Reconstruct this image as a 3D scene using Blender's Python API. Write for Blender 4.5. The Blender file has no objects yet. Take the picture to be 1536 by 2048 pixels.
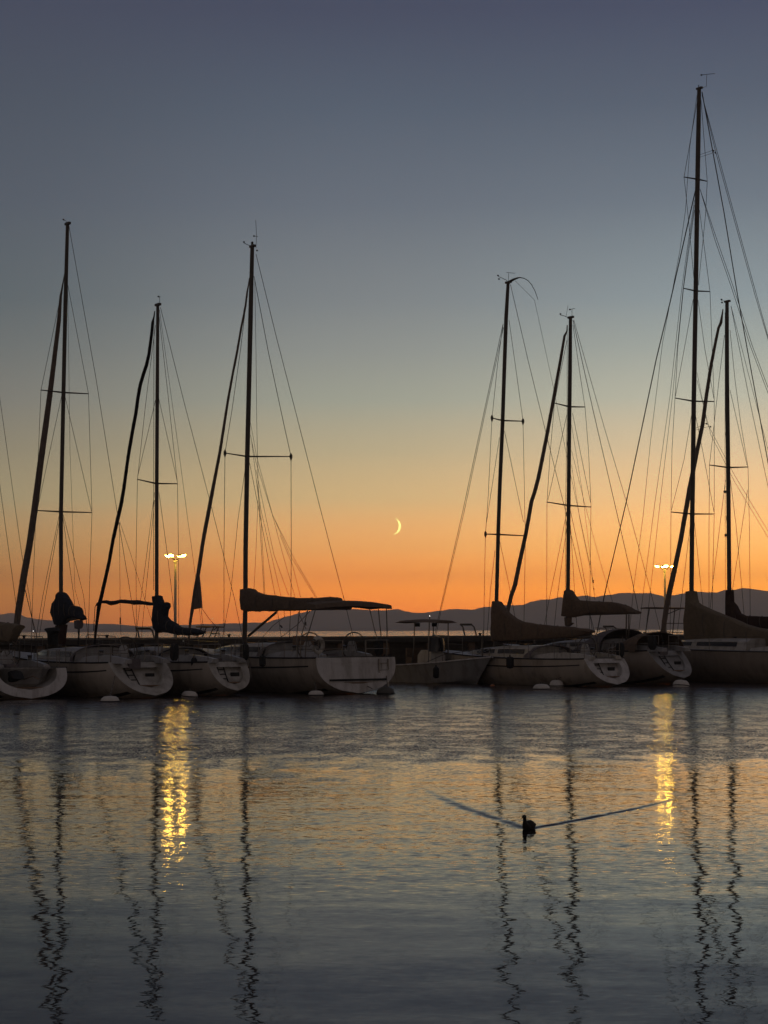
import bpy, math, random
from mathutils import Vector, Matrix
random.seed(7)
HAZE = 1.5e-4
INS = ((.055, .042, .038), (.075, .052, .042), (.09, .06, .045))   # light the haze itself sends back, left, centre, right
R = math.radians
S = bpy.context.scene
COL = S.collection

# ------------------------------------------------------------------ camera
CAMZ, F = 2.3, 3850.0
cd = bpy.data.cameras.new("camera"); cam = bpy.data.objects.new("camera", cd); COL.objects.link(cam)
cd.sensor_fit = 'HORIZONTAL'; cd.sensor_width = 36; cd.lens = 36 * F / 1536
cd.clip_start = 0.5; cd.clip_end = 90000
CM = Matrix.Translation((0, 0, CAMZ)) @ Matrix.Rotation(R(90 + 3.508), 4, 'X') @ Matrix.Rotation(R(-0.23), 4, 'Z')
cam.matrix_world = CM
S.camera = cam
S.render.resolution_x, S.render.resolution_y = 768, 1024
S.view_settings.view_transform = 'Standard'; S.view_settings.look = 'None'
S.view_settings.exposure = 0; S.view_settings.gamma = 1
CO = Vector((0, 0, CAMZ))
def ray(px, py):
    return (CM.to_3x3() @ Vector(((px - 768) / F, (1024 - py) / F, -1))).normalized()
def at_dist(px, py, y):          # world point along a sight line at depth y
    d = ray(px, py); return CO + d * (y / d.y)
def on_z(px, py, z=0.0):
    d = ray(px, py); return CO + d * ((z - CAMZ) / d.z)

# ------------------------------------------------------------------ node helpers
class NT:
    def __init__(s, tree): s.t = tree; s.t.nodes.clear()
    def n(s, typ, **kw):
        nd = s.t.nodes.new(typ)
        for k, v in kw.items(): setattr(nd, k, v)
        return nd
    def l(s, a, b): s.t.links.new(a, b)
    def m(s, op, a, b=None, c=None, clamp=False):
        nd = s.n('ShaderNodeMath', operation=op); nd.use_clamp = clamp
        for i, v in enumerate((a, b, c)):
            if v is None: continue
            if isinstance(v, (int, float)): nd.inputs[i].default_value = v
            else: s.l(v, nd.inputs[i])
        return nd.outputs[0]
    def smooth(s, v, a, b, lo=0.0, hi=1.0):
        nd = s.n('ShaderNodeMapRange', interpolation_type='SMOOTHSTEP')
        s.l(v, nd.inputs[0])
        for i, x in enumerate((a, b, lo, hi)): nd.inputs[i + 1].default_value = x
        return nd.outputs[0]
def lin(c):
    return tuple(((x / 255) / 12.92 if x <= 10 else (((x / 255) + .055) / 1.055) ** 2.4) for x in c)

# ------------------------------------------------------------------ dusk sky (sun already under the horizon, off to the right)
W = bpy.data.worlds.new("World"); S.world = W; W.use_nodes = True
w = NT(W.node_tree)
tc = w.n('ShaderNodeTexCoord'); sx = w.n('ShaderNodeSeparateXYZ'); w.l(tc.outputs['Generated'], sx.inputs[0])
X, Y, Z = sx.outputs
el = w.m('DIVIDE', w.m('MAXIMUM', Z, 0.0), 0.4)
# what each part of the sky looks like through the evening haze; hazed() takes the haze back off
SKY_L = [(.000, (140, 88, 54)), (.022, (150, 96, 56)), (.052, (157, 104, 58)), (.104, (158, 122, 80)), (.169, (149, 136, 106)),
         (.233, (134, 127, 108)), (.297, (119, 118, 111)), (.36, (105, 109, 108)), (.423, (92, 100, 104)), (.545, (84, 91, 101)),
         (.665, (76, 83, 95)), (.776, (70, 75, 91)), (1.0, (60, 64, 82))]
SKY_M = [(.000, (222, 120, 58)), (.022, (229, 126, 59)), (.052, (235, 139, 62)), (.104, (224, 156, 89)), (.169, (203, 171, 121)),
         (.233, (180, 165, 132)), (.297, (155, 156, 141)), (.36, (140, 143, 138)), (.423, (125, 130, 132)), (.545, (103, 110, 120)),
         (.665, (86, 95, 109)), (.776, (73, 78, 96)), (1.0, (62, 66, 86))]
SKY_R = [(.000, (255, 142, 54)), (.022, (255, 150, 58)), (.052, (255, 161, 67)), (.104, (253, 182, 100)), (.169, (242, 193, 134)),
         (.233, (215, 190, 152)), (.297, (184, 181, 162)), (.36, (160, 165, 157)), (.423, (139, 149, 152)), (.545, (110, 119, 129)),
         (.665, (89, 97, 111)), (.776, (75, 80, 99)), (1.0, (64, 68, 88))]
SKY_B = [(.0, (93, 84, 78)), (.3, (88, 80, 77)), (1.0, (74, 71, 75))]
HTOP, HEND = 280.0, 10000.0
def hazed(pos, c, ins):
    z = max(pos * .4, 1e-4); path = min(HEND, HTOP / z); tr_ = math.exp(-HAZE * path)
    return tuple(max(0.0, (a - i_ * (1 - tr_)) / tr_) for a, i_ in zip(lin(c), ins))
def ramp(stops, ins):
    r = w.n('ShaderNodeValToRGB'); e = r.color_ramp.elements
    while len(e) < len(stops): e.new(0.5)
    for i, (p, c) in enumerate(stops):
        e[i].position = p; e[i].color = (*[v * .5 for v in hazed(p, c, ins)], 1)
    w.l(el, r.inputs[0]); return r.outputs[0]
def mix(f, a, b):
    m = w.n('ShaderNodeMix', data_type='RGBA'); w.l(f, m.inputs[0]); w.l(a, m.inputs[6]); w.l(b, m.inputs[7]); return m.outputs[2]
az = w.m('ARCTAN2', X, Y)
c1 = mix(w.smooth(az, R(-13.0), R(0.5)), ramp(SKY_L, INS[0]), ramp(SKY_M, INS[1]))
c2 = mix(w.smooth(az, R(-1.5), R(11.0)), c1, ramp(SKY_R, INS[2]))
front = w.smooth(Y, 0.45, 0.96)
c3 = mix(front, ramp(SKY_B, (0.0, 0.0, 0.0) if False else (.03, .027, .025)), c2)
bg = w.n('ShaderNodeBackground'); w.l(c3, bg.inputs[0]); bg.inputs[1].default_value = 2.0
wo = w.n('ShaderNodeOutputWorld'); w.l(bg.outputs[0], wo.inputs[0])

# ------------------------------------------------------------------ materials
MATS = {}
def mat(name, col, rough=.6, metal=0.0, var=.12, scale=6.0, bump=0.0, spec=.5, streak=0.0):
    if name in MATS: return MATS[name]
    m = bpy.data.materials.new(name); m.use_nodes = True; t = NT(m.node_tree)
    p = t.n('ShaderNodeBsdfPrincipled'); o = t.n('ShaderNodeOutputMaterial'); t.l(p.outputs[0], o.inputs[0])
    co = t.n('ShaderNodeTexCoord'); nz = t.n('ShaderNodeTexNoise'); t.l(co.outputs['Object'], nz.inputs['Vector'])
    nz.inputs['Scale'].default_value = scale; nz.inputs['Detail'].default_value = 5; nz.inputs['Roughness'].default_value = .65
    r = t.n('ShaderNodeValToRGB'); e = r.color_ramp.elements
    e[0].position = .3; e[1].position = .7
    e[0].color = (*[c * (1 - var) for c in col], 1); e[1].color = (*[min(1, c * (1 + var)) for c in col], 1)
    t.l(nz.outputs[0], r.inputs[0]); t.l(r.outputs[0], p.inputs['Base Color'])
    if streak:       # rain streaks and scuffs run down the topsides
        mp = t.n('ShaderNodeMapping'); t.l(co.outputs['Object'], mp.inputs[0]); mp.inputs['Scale'].default_value = (2.6, 2.6, .35)
        n2 = t.n('ShaderNodeTexNoise'); t.l(mp.outputs[0], n2.inputs['Vector']); n2.inputs['Scale'].default_value = 1; n2.inputs['Detail'].default_value = 6; n2.inputs['Roughness'].default_value = .7
        f = t.smooth(n2.outputs[0], .45, .68, 0.0, streak); mx = t.n('ShaderNodeMix', data_type='RGBA'); t.l(f, mx.inputs[0]); t.l(r.outputs[0], mx.inputs[6])
        mx.inputs[7].default_value = (col[0] * .35, col[1] * .30, col[2] * .24, 1); t.l(mx.outputs[2], p.inputs['Base Color'])
    p.inputs['Roughness'].default_value = rough; p.inputs['Metallic'].default_value = metal
    p.inputs['Specular IOR Level'].default_value = spec
    if bump:
        b = t.n('ShaderNodeBump'); b.inputs['Strength'].default_value = bump; b.inputs['Distance'].default_value = .03
        t.l(nz.outputs[0], b.inputs['Height']); t.l(b.outputs[0], p.inputs['Normal'])
    MATS[name] = m; return m
def emis(name, col, s):
    if name in MATS: return MATS[name]
    m = bpy.data.materials.new(name); m.use_nodes = True; t = NT(m.node_tree)
    e = t.n('ShaderNodeEmission'); e.inputs[0].default_value = (*col, 1); e.inputs[1].default_value = s
    o = t.n('ShaderNodeOutputMaterial'); t.l(e.outputs[0], o.inputs[0]); MATS[name] = m; return m
GEL = mat('gelcoat_white', (.58, .55, .52), .35, var=.12, scale=2.2, streak=.55)
GEL2 = mat('gelcoat_cream', (.48, .45, .40), .4, var=.14, scale=2.2, streak=.6)
GEL3 = mat('gelcoat_grey', (.36, .35, .34), .4, var=.15, scale=2.2, streak=.5)
SIDE = mat('hull_side_weathered', (.46, .40, .33), .4, var=.15, scale=1.2, streak=.5)
SIDED = mat('hull_side_dark', (.35, .29, .235), .4, var=.15, scale=1.2, streak=.4)
TEAK = mat('teak', (.20, .13, .08), .6, var=.2, scale=12)
GLASS = mat('dark_glass', (.015, .015, .018), .1, var=.05)
SPAR = mat('anodised_spar', (.10, .085, .07), .55, var=.15, scale=3, spec=.3)
WIRE = mat('rigging_wire', (.06, .055, .05), .5, var=.1, spec=.3)
STEEL = mat('stainless', (.16, .15, .14), .33, metal=.9, var=.1)
NAVY = mat('navy_canvas', (.040, .044, .055), .9, var=.25, scale=9, bump=.5, spec=.15)
BROWN = mat('brown_canvas', (.17, .125, .092), .9, var=.2, scale=9, bump=.5, spec=.15)
OLIVE = mat('olive_canvas', (.20, .16, .112), .9, var=.15, scale=7, bump=.4, spec=.15)
MAROON = mat('maroon_canvas', (.065, .042, .036), .9, var=.2, scale=8, bump=.4, spec=.15)
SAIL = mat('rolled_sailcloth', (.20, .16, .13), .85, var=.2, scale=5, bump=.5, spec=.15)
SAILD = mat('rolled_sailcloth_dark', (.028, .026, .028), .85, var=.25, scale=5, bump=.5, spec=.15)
GCAN = mat('grey_canvas', (.17, .15, .15), .9, var=.15, scale=7, bump=.4, spec=.15)
ROPE = mat('rope', (.14, .12, .10), .9, var=.2, scale=30)
RUB = mat('black_rubber', (.02, .02, .02), .8, var=.2)
BUOYM = mat('buoy_plastic', (.62, .58, .52), .5, var=.15, scale=9)
ORANGE = mat('orange_plastic', (.38, .12, .03), .5, var=.2, scale=9)
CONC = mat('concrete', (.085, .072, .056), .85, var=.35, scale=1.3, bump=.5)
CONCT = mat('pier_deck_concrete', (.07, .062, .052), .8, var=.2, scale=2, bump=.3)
POLE = mat('galvanised_pole', (.42, .40, .36), .4, metal=.3, var=.1)
ROCK = mat('hill_rock_scrub', (.36, .30, .28), .95, var=.2, scale=.004, spec=.1)
SOD = emis('sodium_lamp', (1.0, .58, .07), 110)
WHITEL = emis('white_lamp', (1.0, .93, .85), 9)

# ------------------------------------------------------------------ mesh builder
class MB:
    def __init__(s): s.v = []; s.f = []
    def tube(s, pts, rad, n=8, cap=True):
        pts = [Vector(p) for p in pts]
        if not hasattr(rad, '__len__'): rad = [rad] * len(pts)
        base = len(s.v); up = None
        for i, p in enumerate(pts):
            t = (pts[min(i + 1, len(pts) - 1)] - pts[max(i - 1, 0)]).normalized()
            if up is None:
                up = Vector((0, 0, 1)) if abs(t.z) < .9 else Vector((1, 0, 0))
            a = (up - t * up.dot(t)).normalized(); b = t.cross(a); up = a
            for k in range(n):
                an = 2 * math.pi * k / n
                s.v.append(p + (a * math.cos(an) + b * math.sin(an)) * rad[i])
        for i in range(len(pts) - 1):
            for k in range(n):
                q = base + i * n
                s.f.append((q + k, q + (k + 1) % n, q + n + (k + 1) % n, q + n + k))
        if cap:
            s.f.append(tuple(base + k for k in reversed(range(n))))
            s.f.append(tuple(base + (len(pts) - 1) * n + k for k in range(n)))
        return s
    def box(s, c, d, rot=None):
        b = len(s.v); c = Vector(c)
        for i in range(8):
            o = Vector(((i & 1) - .5, ((i >> 1) & 1) - .5, ((i >> 2) & 1) - .5)); o = Vector((o.x * d[0], o.y * d[1], o.z * d[2]))
            s.v.append(c + (rot @ o if rot else o))
        s.f += [tuple(b + k for k in q) for q in ((0, 2, 3, 1), (4, 5, 7, 6), (0, 1, 5, 4), (2, 6, 7, 3), (0, 4, 6, 2), (1, 3, 7, 5))]
        return s
    def rings(s, rs, closed=True, cap=True):
        b = len(s.v); n = len(rs[0])
        for r in rs: s.v += [Vector(p) for p in r]
        for i in range(len(rs) - 1):
            for k in range(n if closed else n - 1):
                q = b + i * n
                s.f.append((q + k, q + (k + 1) % n, q + n + (k + 1) % n, q + n + k))
        if cap and closed:
            s.f.append(tuple(b + k for k in reversed(range(n)))); s.f.append(tuple(b + (len(rs) - 1) * n + k for k in range(n)))
        return s
    def lathe(s, prof, c=(0, 0, 0), n=20):
        c = Vector(c)
        return s.rings([[c + Vector((r * math.cos(2 * math.pi * k / n), r * math.sin(2 * math.pi * k / n), z)) for k in range(n)] for r, z in prof])
    def torus(s, c, ax, r, rr, n=24, m=6, arc=1.0):
        c = Vector(c); ax = Vector(ax).normalized(); a = ax.orthogonal().normalized(); b = ax.cross(a)
        pts = [c + (a * math.cos(2 * math.pi * arc * k / n) + b * math.sin(2 * math.pi * arc * k / n)) * r for k in range(n + 1)]
        return s.tube(pts, rr, m, cap=False)
    def build(s, name, m, parent=None, smooth=True, M=None):
        me = bpy.data.meshes.new(name)
        vs = [(M @ v if M else v) for v in s.v]
        me.from_pydata([tuple(v) for v in vs], [], s.f); me.validate()
        import bmesh
        bm = bmesh.new(); bm.from_mesh(me); bmesh.ops.recalc_face_normals(bm, faces=bm.faces)
        ng = [f for f in bm.faces if len(f.verts) > 12]
        if ng: bmesh.ops.triangulate(bm, faces=ng)
        bm.to_mesh(me); bm.free()
        me.materials.append(m)
        if smooth:
            for p in me.polygons: p.use_smooth = True
            me.set_sharp_from_angle(angle=R(38))
        o = bpy.data.objects.new(name, me); COL.objects.link(o)
        if parent is not None: o.parent = parent
        return o
def tag(o, label=None, cat=None, group=None, kind=None):
    if label: o['label'] = label
    if cat: o['category'] = cat
    if group: o['group'] = group
    if kind: o['kind'] = kind
    return o
def empty(name, loc, rz, label, cat, group=None):
    o = bpy.data.objects.new(name, None); o.empty_display_size = .5; COL.objects.link(o)
    o.location = loc; o.rotation_euler = (0, 0, rz); return tag(o, label, cat, group)

# ------------------------------------------------------------------ water
TH = R(33); T = Vector((math.cos(TH), math.sin(TH), 0)); N = Vector((-math.sin(TH), math.cos(TH), 0))
wm = bpy.data.materials.new('harbour_water'); wm.use_nodes = True; t = NT(wm.node_tree)
geo = t.n('ShaderNodeNewGeometry'); sp = t.n('ShaderNodeSeparateXYZ'); t.l(geo.outputs['Position'], sp.inputs[0])
PX, PY = sp.outputs[0], sp.outputs[1]
def noise(sx_, sy_, det=2.0, off=0.0, rough=.5, dist=0.0, src=None, rot=0.0):
    mp = t.n('ShaderNodeMapping'); t.l(src or geo.outputs['Position'], mp.inputs[0])
    mp.inputs['Scale'].default_value = (sx_, sy_, 1); mp.inputs['Location'].default_value = (off, off * .7, off * .3); mp.inputs['Rotation'].default_value = (0, 0, R(rot))
    nz = t.n('ShaderNodeTexNoise'); t.l(mp.outputs[0], nz.inputs['Vector']); nz.inputs['Scale'].default_value = 1
    nz.inputs['Detail'].default_value = det; nz.inputs['Roughness'].default_value = rough; nz.inputs['Distortion'].default_value = dist
    s3 = t.n('ShaderNodeSeparateColor'); t.l(nz.outputs['Color'], s3.inputs[0])
    return [t.m('SUBTRACT', s3.outputs[i], .5) for i in range(3)]
big = noise(.045, .10, 3, 31)            # breeze patches
fine = noise(13, 15, 2, 3.1, .6)
spark = noise(7, 17, 2, 23.1, .6)
mid = noise(3.0, 5.4, 2, 17.3, .55, .4)
swell = noise(.42, 1.7, 1.5, 7.7, .5, 0, None, 12)
chop = noise(1.5, 1.0, 3, 11.9, .6, .3)
warp = t.m('ADD', PY, t.m('ADD', t.m('MULTIPLY', big[0], 16.0), t.m('MULTIPLY', chop[2], 7.0)))
ruf = t.smooth(warp, 28.5, 37.0)
gust = t.m('MULTIPLY', t.smooth(warp, 29.5, 33.5), t.smooth(warp, 37.5, 47.0, 1.0, 0.0))          # 0 = calm foreground, 1 = ruffled
ruf2 = t.m('MULTIPLY', ruf, t.m('MULTIPLY', t.smooth(big[1], -.22, .12, .6, 1.0), t.smooth(chop[2], -.16, .16, .25, 1.5)))
nearq = t.smooth(PY, 13.0, 24.0, 1.0, .75)
def comb(i):
    k = (.85, .50)[i]         # the low swell runs along the harbour, so it tilts the calm water little
    a = t.m('MULTIPLY', fine[i], t.m('MULTIPLY', ruf2, t.m('MULTIPLY_ADD', gust, .34, .60)))
    a = t.m('ADD', a, t.m('MULTIPLY', t.m('MULTIPLY', t.m('MULTIPLY', spark[i], t.m('ABSOLUTE', spark[i])), (.5, 1.6)[i]), t.smooth(PY, 14.5, 21.0, .10, 1.0)))   # rare steep ripples
    a = t.m('ADD', a, t.m('MULTIPLY', fine[i], (.036, .018)[i]))
    b = t.m('MULTIPLY', mid[i], t.m('MULTIPLY_ADD', ruf2, .14, .055 * k))
    c = t.m('MULTIPLY', swell[i], (.045, .05)[i])
    d = t.m('MULTIPLY', chop[i], t.m('MULTIPLY', ruf, .16))
    return t.m('ADD', t.m('ADD', t.m('ADD', a, b), c), d)
sX, sY = comb(0), comb(1)
sX = t.m('MULTIPLY', sX, t.m('MULTIPLY_ADD', ruf, -.48, 1.0))
# at grazing angles only the wave faces turned to the viewer's side of the harbour show
far = t.m('MULTIPLY', t.m('MINIMUM', t.m('MULTIPLY', ruf, 1.5), 1.0), t.smooth(PY, 28.0, 50.0, .75, 1.0))
fold = t.m('MULTIPLY_ADD', t.m('ABSOLUTE', sY), -2.15, 0.0)
sY = t.m('ADD', t.m('ADD', t.m('MULTIPLY', sY, t.m('SUBTRACT', 1.0, far)), t.m('MULTIPLY', fold, far)), t.smooth(PY, 13.0, 23.0, -.014, .002))
# wake of the bird: two arms at the Kelvin angle, real wave slopes in world space
DUCK = on_z(1057, 1658); 
def arm(end, A, wd, curve):
    e = on_z(*end) - DUCK; Ln = e.length; u = e / Ln; v = Vector((-u.y, u.x, 0))
    dx = t.m('SUBTRACT', PX, DUCK.x); dy = t.m('SUBTRACT', PY, DUCK.y)
    uu = t.m('ADD', t.m('MULTIPLY', dx, u.x), t.m('MULTIPLY', dy, u.y))
    vv = t.m('ADD', t.m('MULTIPLY', dx, v.x), t.m('MULTIPLY', dy, v.y))
    un = t.m('DIVIDE', uu, Ln)
    vv = t.m('SUBTRACT', vv, t.m('MULTIPLY', t.m('SINE', t.m('MULTIPLY', un, math.pi)), curve))
    vv = t.m('ADD', vv, t.m('MULTIPLY', swell[2], .10))
    g = t.m('EXPONENT', t.m('MULTIPLY', t.m('POWER', t.m('ABSOLUTE', t.m('DIVIDE', vv, wd)), 2.0), -1.0))
    s = g
    fade = t.m('MULTIPLY', t.smooth(un, -.015, .02), t.m('MULTIPLY', t.smooth(un, .3, 1.08, 1.0, 0.0), t.smooth(mid[2], -.2, .12, .35, 1.0)))
    s = t.m('MULTIPLY', t.m('MULTIPLY', s, fade), A)
    sg = -1.0 if v.y > 0 else 1.0
    return t.m('MULTIPLY', s, v.x * sg), t.m('MULTIPLY', s, v.y * sg)
for en, A, wd, cv in (((848, 1577), .55, .070, .12), ((1350, 1598), .62, .055, -.08)):
    a, b = arm(en, A, wd, cv); sX = t.m('ADD', sX, a); sY = t.m('ADD', sY, b)
cx = t.n('ShaderNodeCombineXYZ'); t.l(sX, cx.inputs[0]); t.l(sY, cx.inputs[1]); cx.inputs[2].default_value = 1
nm = t.n('ShaderNodeVectorMath', operation='NORMALIZE'); t.l(cx.outputs[0], nm.inputs[0])
fr = t.n('ShaderNodeFresnel'); fr.inputs['IOR'].default_value = 1.31; t.l(nm.outputs[0], fr.inputs['Normal'])
gl = t.n('ShaderNodeBsdfGlossy'); gl.inputs['Color'].default_value = (1.0, .955, .90, 1); gl.inputs['Roughness'].default_value = .03; t.l(nm.outputs[0], gl.inputs['Normal'])
df = t.n('ShaderNodeBsdfDiffuse'); df.inputs['Color'].default_value = (.014, .013, .018, 1)      # dark water body under the surface
ms = t.n('ShaderNodeMixShader'); t.l(fr.outputs[0], ms.inputs[0]); t.l(df.outputs[0], ms.inputs[1]); t.l(gl.outputs[0], ms.inputs[2])
o = t.n('ShaderNodeOutputMaterial'); t.l(ms.outputs[0], o.inputs[0])
wb = MB(); wb.v = [Vector(q) for q in ((-13000, -300, 0), (13000, -300, 0), (13000, 9900, 0), (-13000, 9900, 0))]; wb.f = [(0, 1, 2, 3)]
tag(wb.build('water', wm, smooth=False), kind='structure')

# ------------------------------------------------------------------ hills
def range_(name, prof, dist, base_depth, mt, seed, amp):
    rnd = random.Random(seed); xs = [q[0] for q in prof]
    pts = []
    x = xs[0]
    while x <= xs[-1]:
        for a, b in zip(prof, prof[1:]):
            if a[0] <= x <= b[0]:
                k = (x - a[0]) / (b[0] - a[0]); k = k * k * (3 - 2 * k) * .6 + k * .4
                y = a[1] + (b[1] - a[1]) * k; break
        y += (math.sin(x * .13 + seed) + math.sin(x * .31 + seed * 2) * .6 + math.sin(x * .71) * .35) * amp
        pts.append((x, y)); x += 5
    mb = MB(); rows = []
    for (fz, fd) in ((-.02, -1.0), (.18, -.8), (.30, -.62), (.55, -.4), (.8, -.18), (1, 0), (.7, .35), (.35, .8), (-.02, 1.3)):
        row = []
        for i, (px, py) in enumerate(pts):
            q = at_dist(px, py, dist); h = max(8, q.z)
            jig = math.sin(px * .09 + fd * 5) * .06 + math.sin(px * .023 + fd * 9) * .06
            dd = dist + base_depth * (fd + (jig if abs(fd) > .01 else 0))
            row.append(Vector((q.x * dd / dist if fd < 0 else q.x, dd, h * max(-.02, fz + (jig if 0 < fz < 1 else 0)))))
        rows.append(row)
    mb.rings(rows, closed=False)
    return tag(mb.build(name, mt), kind='structure')
range_('hills', [(-900, 1215), (-500, 1205), (-250, 1220), (-60, 1229), (0, 1229), (22, 1226), (40, 1229), (55, 1235), (75, 1238.5), (105, 1240.5), (140, 1244), (180, 1247.5), (230, 1248), (275, 1252.5), (320, 1252.5),
                 (400, 1248.5), (470, 1246.5), (520, 1245), (560, 1246), (700, 1246), (900, 1250)], 8300, 1000, ROCK, 2, .35)
range_('hills', [(500, 1262), (524, 1250), (550, 1239), (575, 1233), (602, 1225), (640, 1219), (690, 1217), (740, 1220), (770, 1221), (796, 1217.5), (812, 1223), (828, 1225.5), (850, 1225), (880, 1221.5), (900, 1218), (930, 1218.5),
                 (945, 1219), (970, 1214), (990, 1213), (1010, 1211), (1045, 1209.5), (1065, 1203), (1085, 1198.5), (1100, 1199), (1120, 1194.5), (1150, 1194), (1172, 1190.5), (1190, 1194), (1215, 1190), (1240, 1186),
                 (1275, 1186), (1300, 1186), (1318, 1190), (1333, 1193.5), (1350, 1190), (1370, 1186), (1400, 1184), (1435, 1184.5), (1450, 1180), (1468, 1179), (1485, 1176), (1510, 1178.5), (1536, 1182), (1700, 1196), (2000, 1190), (2600, 1180)], 7600, 1000, ROCK, 5, .35)
range_('shore', [(-400, 1262), (100, 1261), (300, 1260), (420, 1257.5), (560, 1257), (700, 1256), (900, 1256.5), (1100, 1257), (1300, 1255.5), (1536, 1255), (2100, 1257)], 5200, 250, ROCK, 9, .12)

# ------------------------------------------------------------------ moon and the one bright star
D = 60000.0
mc = at_dist(785.2, 1052.5, D); vd = (CO - mc).normalized()
rr = 16.7 / F * D
lx = ((at_dist(801, 1054.7, D) - mc)); lx = (lx - vd * lx.dot(vd)).normalized(); ax = vd.cross(lx)
mb = MB(); rows = []
for j in range(33):
    th = math.pi * j / 32; rows.append([mc + (lx * math.cos(ph) * math.sin(th) + vd * math.sin(ph) * math.sin(th) + ax * math.cos(th)) * rr for ph in [R(-8 + 52 * k / 10) for k in range(11)]])
mb.rings(rows, closed=False)
tag(mb.build('moon', emis('moonlight', (1.0, .90, .26), 2.5)), 'thin pale yellow crescent moon hanging in the orange sky between the masts', 'moon')
sc = at_dist(425, 1237, D * .9)
mb = MB(); mb.lathe([(.75 / F * D * math.sin(math.pi * k / 8) + .01, .75 / F * D * math.cos(math.pi * k / 8)) for k in range(9)], sc, 10)
tag(mb.build('star', emis('starlight', (1.0, .9, .75), 5)), 'single bright white star just above the left hills', 'star')
for i, (px, py, lb) in enumerate(((875.5, 1261, 'tiny white light on the far shore right of the motorboat canopy'), (66.5, 1262, 'tiny pale light on the far shore at the left edge near the rolled sail'))):
    c = at_dist(px, py, 5000.0)
    mb = MB(); mb.lathe([(.01, .8), (.5, .6), (.7, 0), (.5, -.6), (.01, -.8)], c, 10)
    q = tag(mb.build('shore_light', WHITEL), lb, 'light', 'lights on the far shore')

# ------------------------------------------------------------------ pier
PY0 = 88.0
def pier_s(px, off=0.0):          # distance along the pier that is seen at photo column px
    d = ray(px, 1262); k = d.x / d.y
    y0 = PY0 + off / math.cos(TH)
    return k * y0 / (math.cos(TH) - math.sin(TH) * k) + off * math.tan(TH)
def pier_pt(s, off=0.0, z=0.0): return Vector((0, PY0, 0)) + T * s + N * off + Vector((0, 0, z))
PZ = 1.95
RM = Matrix.Rotation(TH, 3, 'Z')
pier = empty('pier', (0, PY0, 0), TH, 'long low dark concrete pier running behind the moored boats', 'pier')
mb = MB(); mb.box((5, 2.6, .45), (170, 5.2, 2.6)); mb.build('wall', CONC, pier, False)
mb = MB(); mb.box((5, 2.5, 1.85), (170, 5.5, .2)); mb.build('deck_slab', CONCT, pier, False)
mb = MB()
for i in range(-10, 14):
    mb = MB(); mb.box((i * 2.4, -.06, .6), (.35, .16, 2.2)); mb.build('timber_fender', TEAK, pier, False)
mb = MB(); mb.box((5, -.17, 1.99), (170, .12, .07)); mb.build('edge_rail', STEEL, pier, False)

LAMPS = []
def lamp(px, top, rot, label):
    s = pier_s(px, 2.6); b = pier_pt(s, 2.6, PZ)
    h = at_dist(px, top, b.y).z - PZ
    e = empty('lamp_post', b, rot, label, 'lamp post', 'lamp posts on the pier')
    m = MB(); m.lathe([(.16, 0), (.16, .05), (.07, .07), (.06, h * .5), (.05, h - .24)], n=12); m.build('pole', POLE, e)
    m = MB(); m.lathe([(.075, h - .3), (.085, h - .26), (.085, h - .2), (.05, h - .17)], n=12); m.build('collar', POLE, e)
    for k in range(4):
        a = math.pi / 2 * k; d = Vector((math.cos(a), math.sin(a), 0))
        m = MB(); m.tube([Vector((0, 0, h - .2)) + d * .03, Vector((0, 0, h - .14)) + d * .12, Vector((0, 0, h - .03)) + d * .24, Vector((0, 0, h + .05)) + d * .34, Vector((0, 0, h + .06)) + d * .42], .018, 6)
        ar = m.build('arm', SPAR, e)
        TM = Matrix.Translation(d * .40 + Vector((0, 0, h))) @ Matrix.Rotation(R(-15), 4, Vector((0, 0, 1)).cross(d))
        m = MB(); m.lathe([(.03, .08), (.09, .065), (.125, .04), (.12, .03)], n=16); hd = m.build('lamp_head', SPAR, e, M=TM)
        m = MB(); m.lathe([(.10, .03), (.105, .005), (.08, -.025), (.02, -.036)], n=16); m.build('lens', SOD, hd, M=TM)
    return e
lamp(350.5, 1112, R(68), 'lit four armed lamp post on the pier between the two left masts')
lamp(1331, 1133, R(2), 'lit four armed lamp post on the pier behind the thick rolled sail at right')

def handrail(px, wpx, top, label, off=.5):
    s = pier_s(px, off); b = pier_pt(s, off, PZ); sc_ = F / b.y; hw = wpx / 2 / sc_ / math.cos(TH); h = at_dist(px, top, b.y).z - PZ
    e = empty('ladder_handrail', b, TH, label, 'handrail', 'ladder handrails on the pier')
    for sg in (-1, 1):
        m = MB(); m.tube([(sg * hw, -.55, -1.1), (sg * hw, -.5, -.2), (sg * hw * .96, -.2, h * .8), (sg * hw * .9, 0, h)], .035, 8); m.build('rail', SPAR, e)
    m = MB(); m.tube([(-hw * .95, 0, h), (hw * .95, 0, h)], .05, 8); m.build('crossbar', SPAR, e)
handrail(286, 28, 1257, 'dark ladder handrail on the pier just left of the left lamp post mast')
handrail(932, 24, 1249, 'tall dark ladder handrail on the pier right of the motorboat canopy')
handrail(1217, 23, 1253, 'low dark ladder handrail on the pier seen under the second boom cover from the right')

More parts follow.
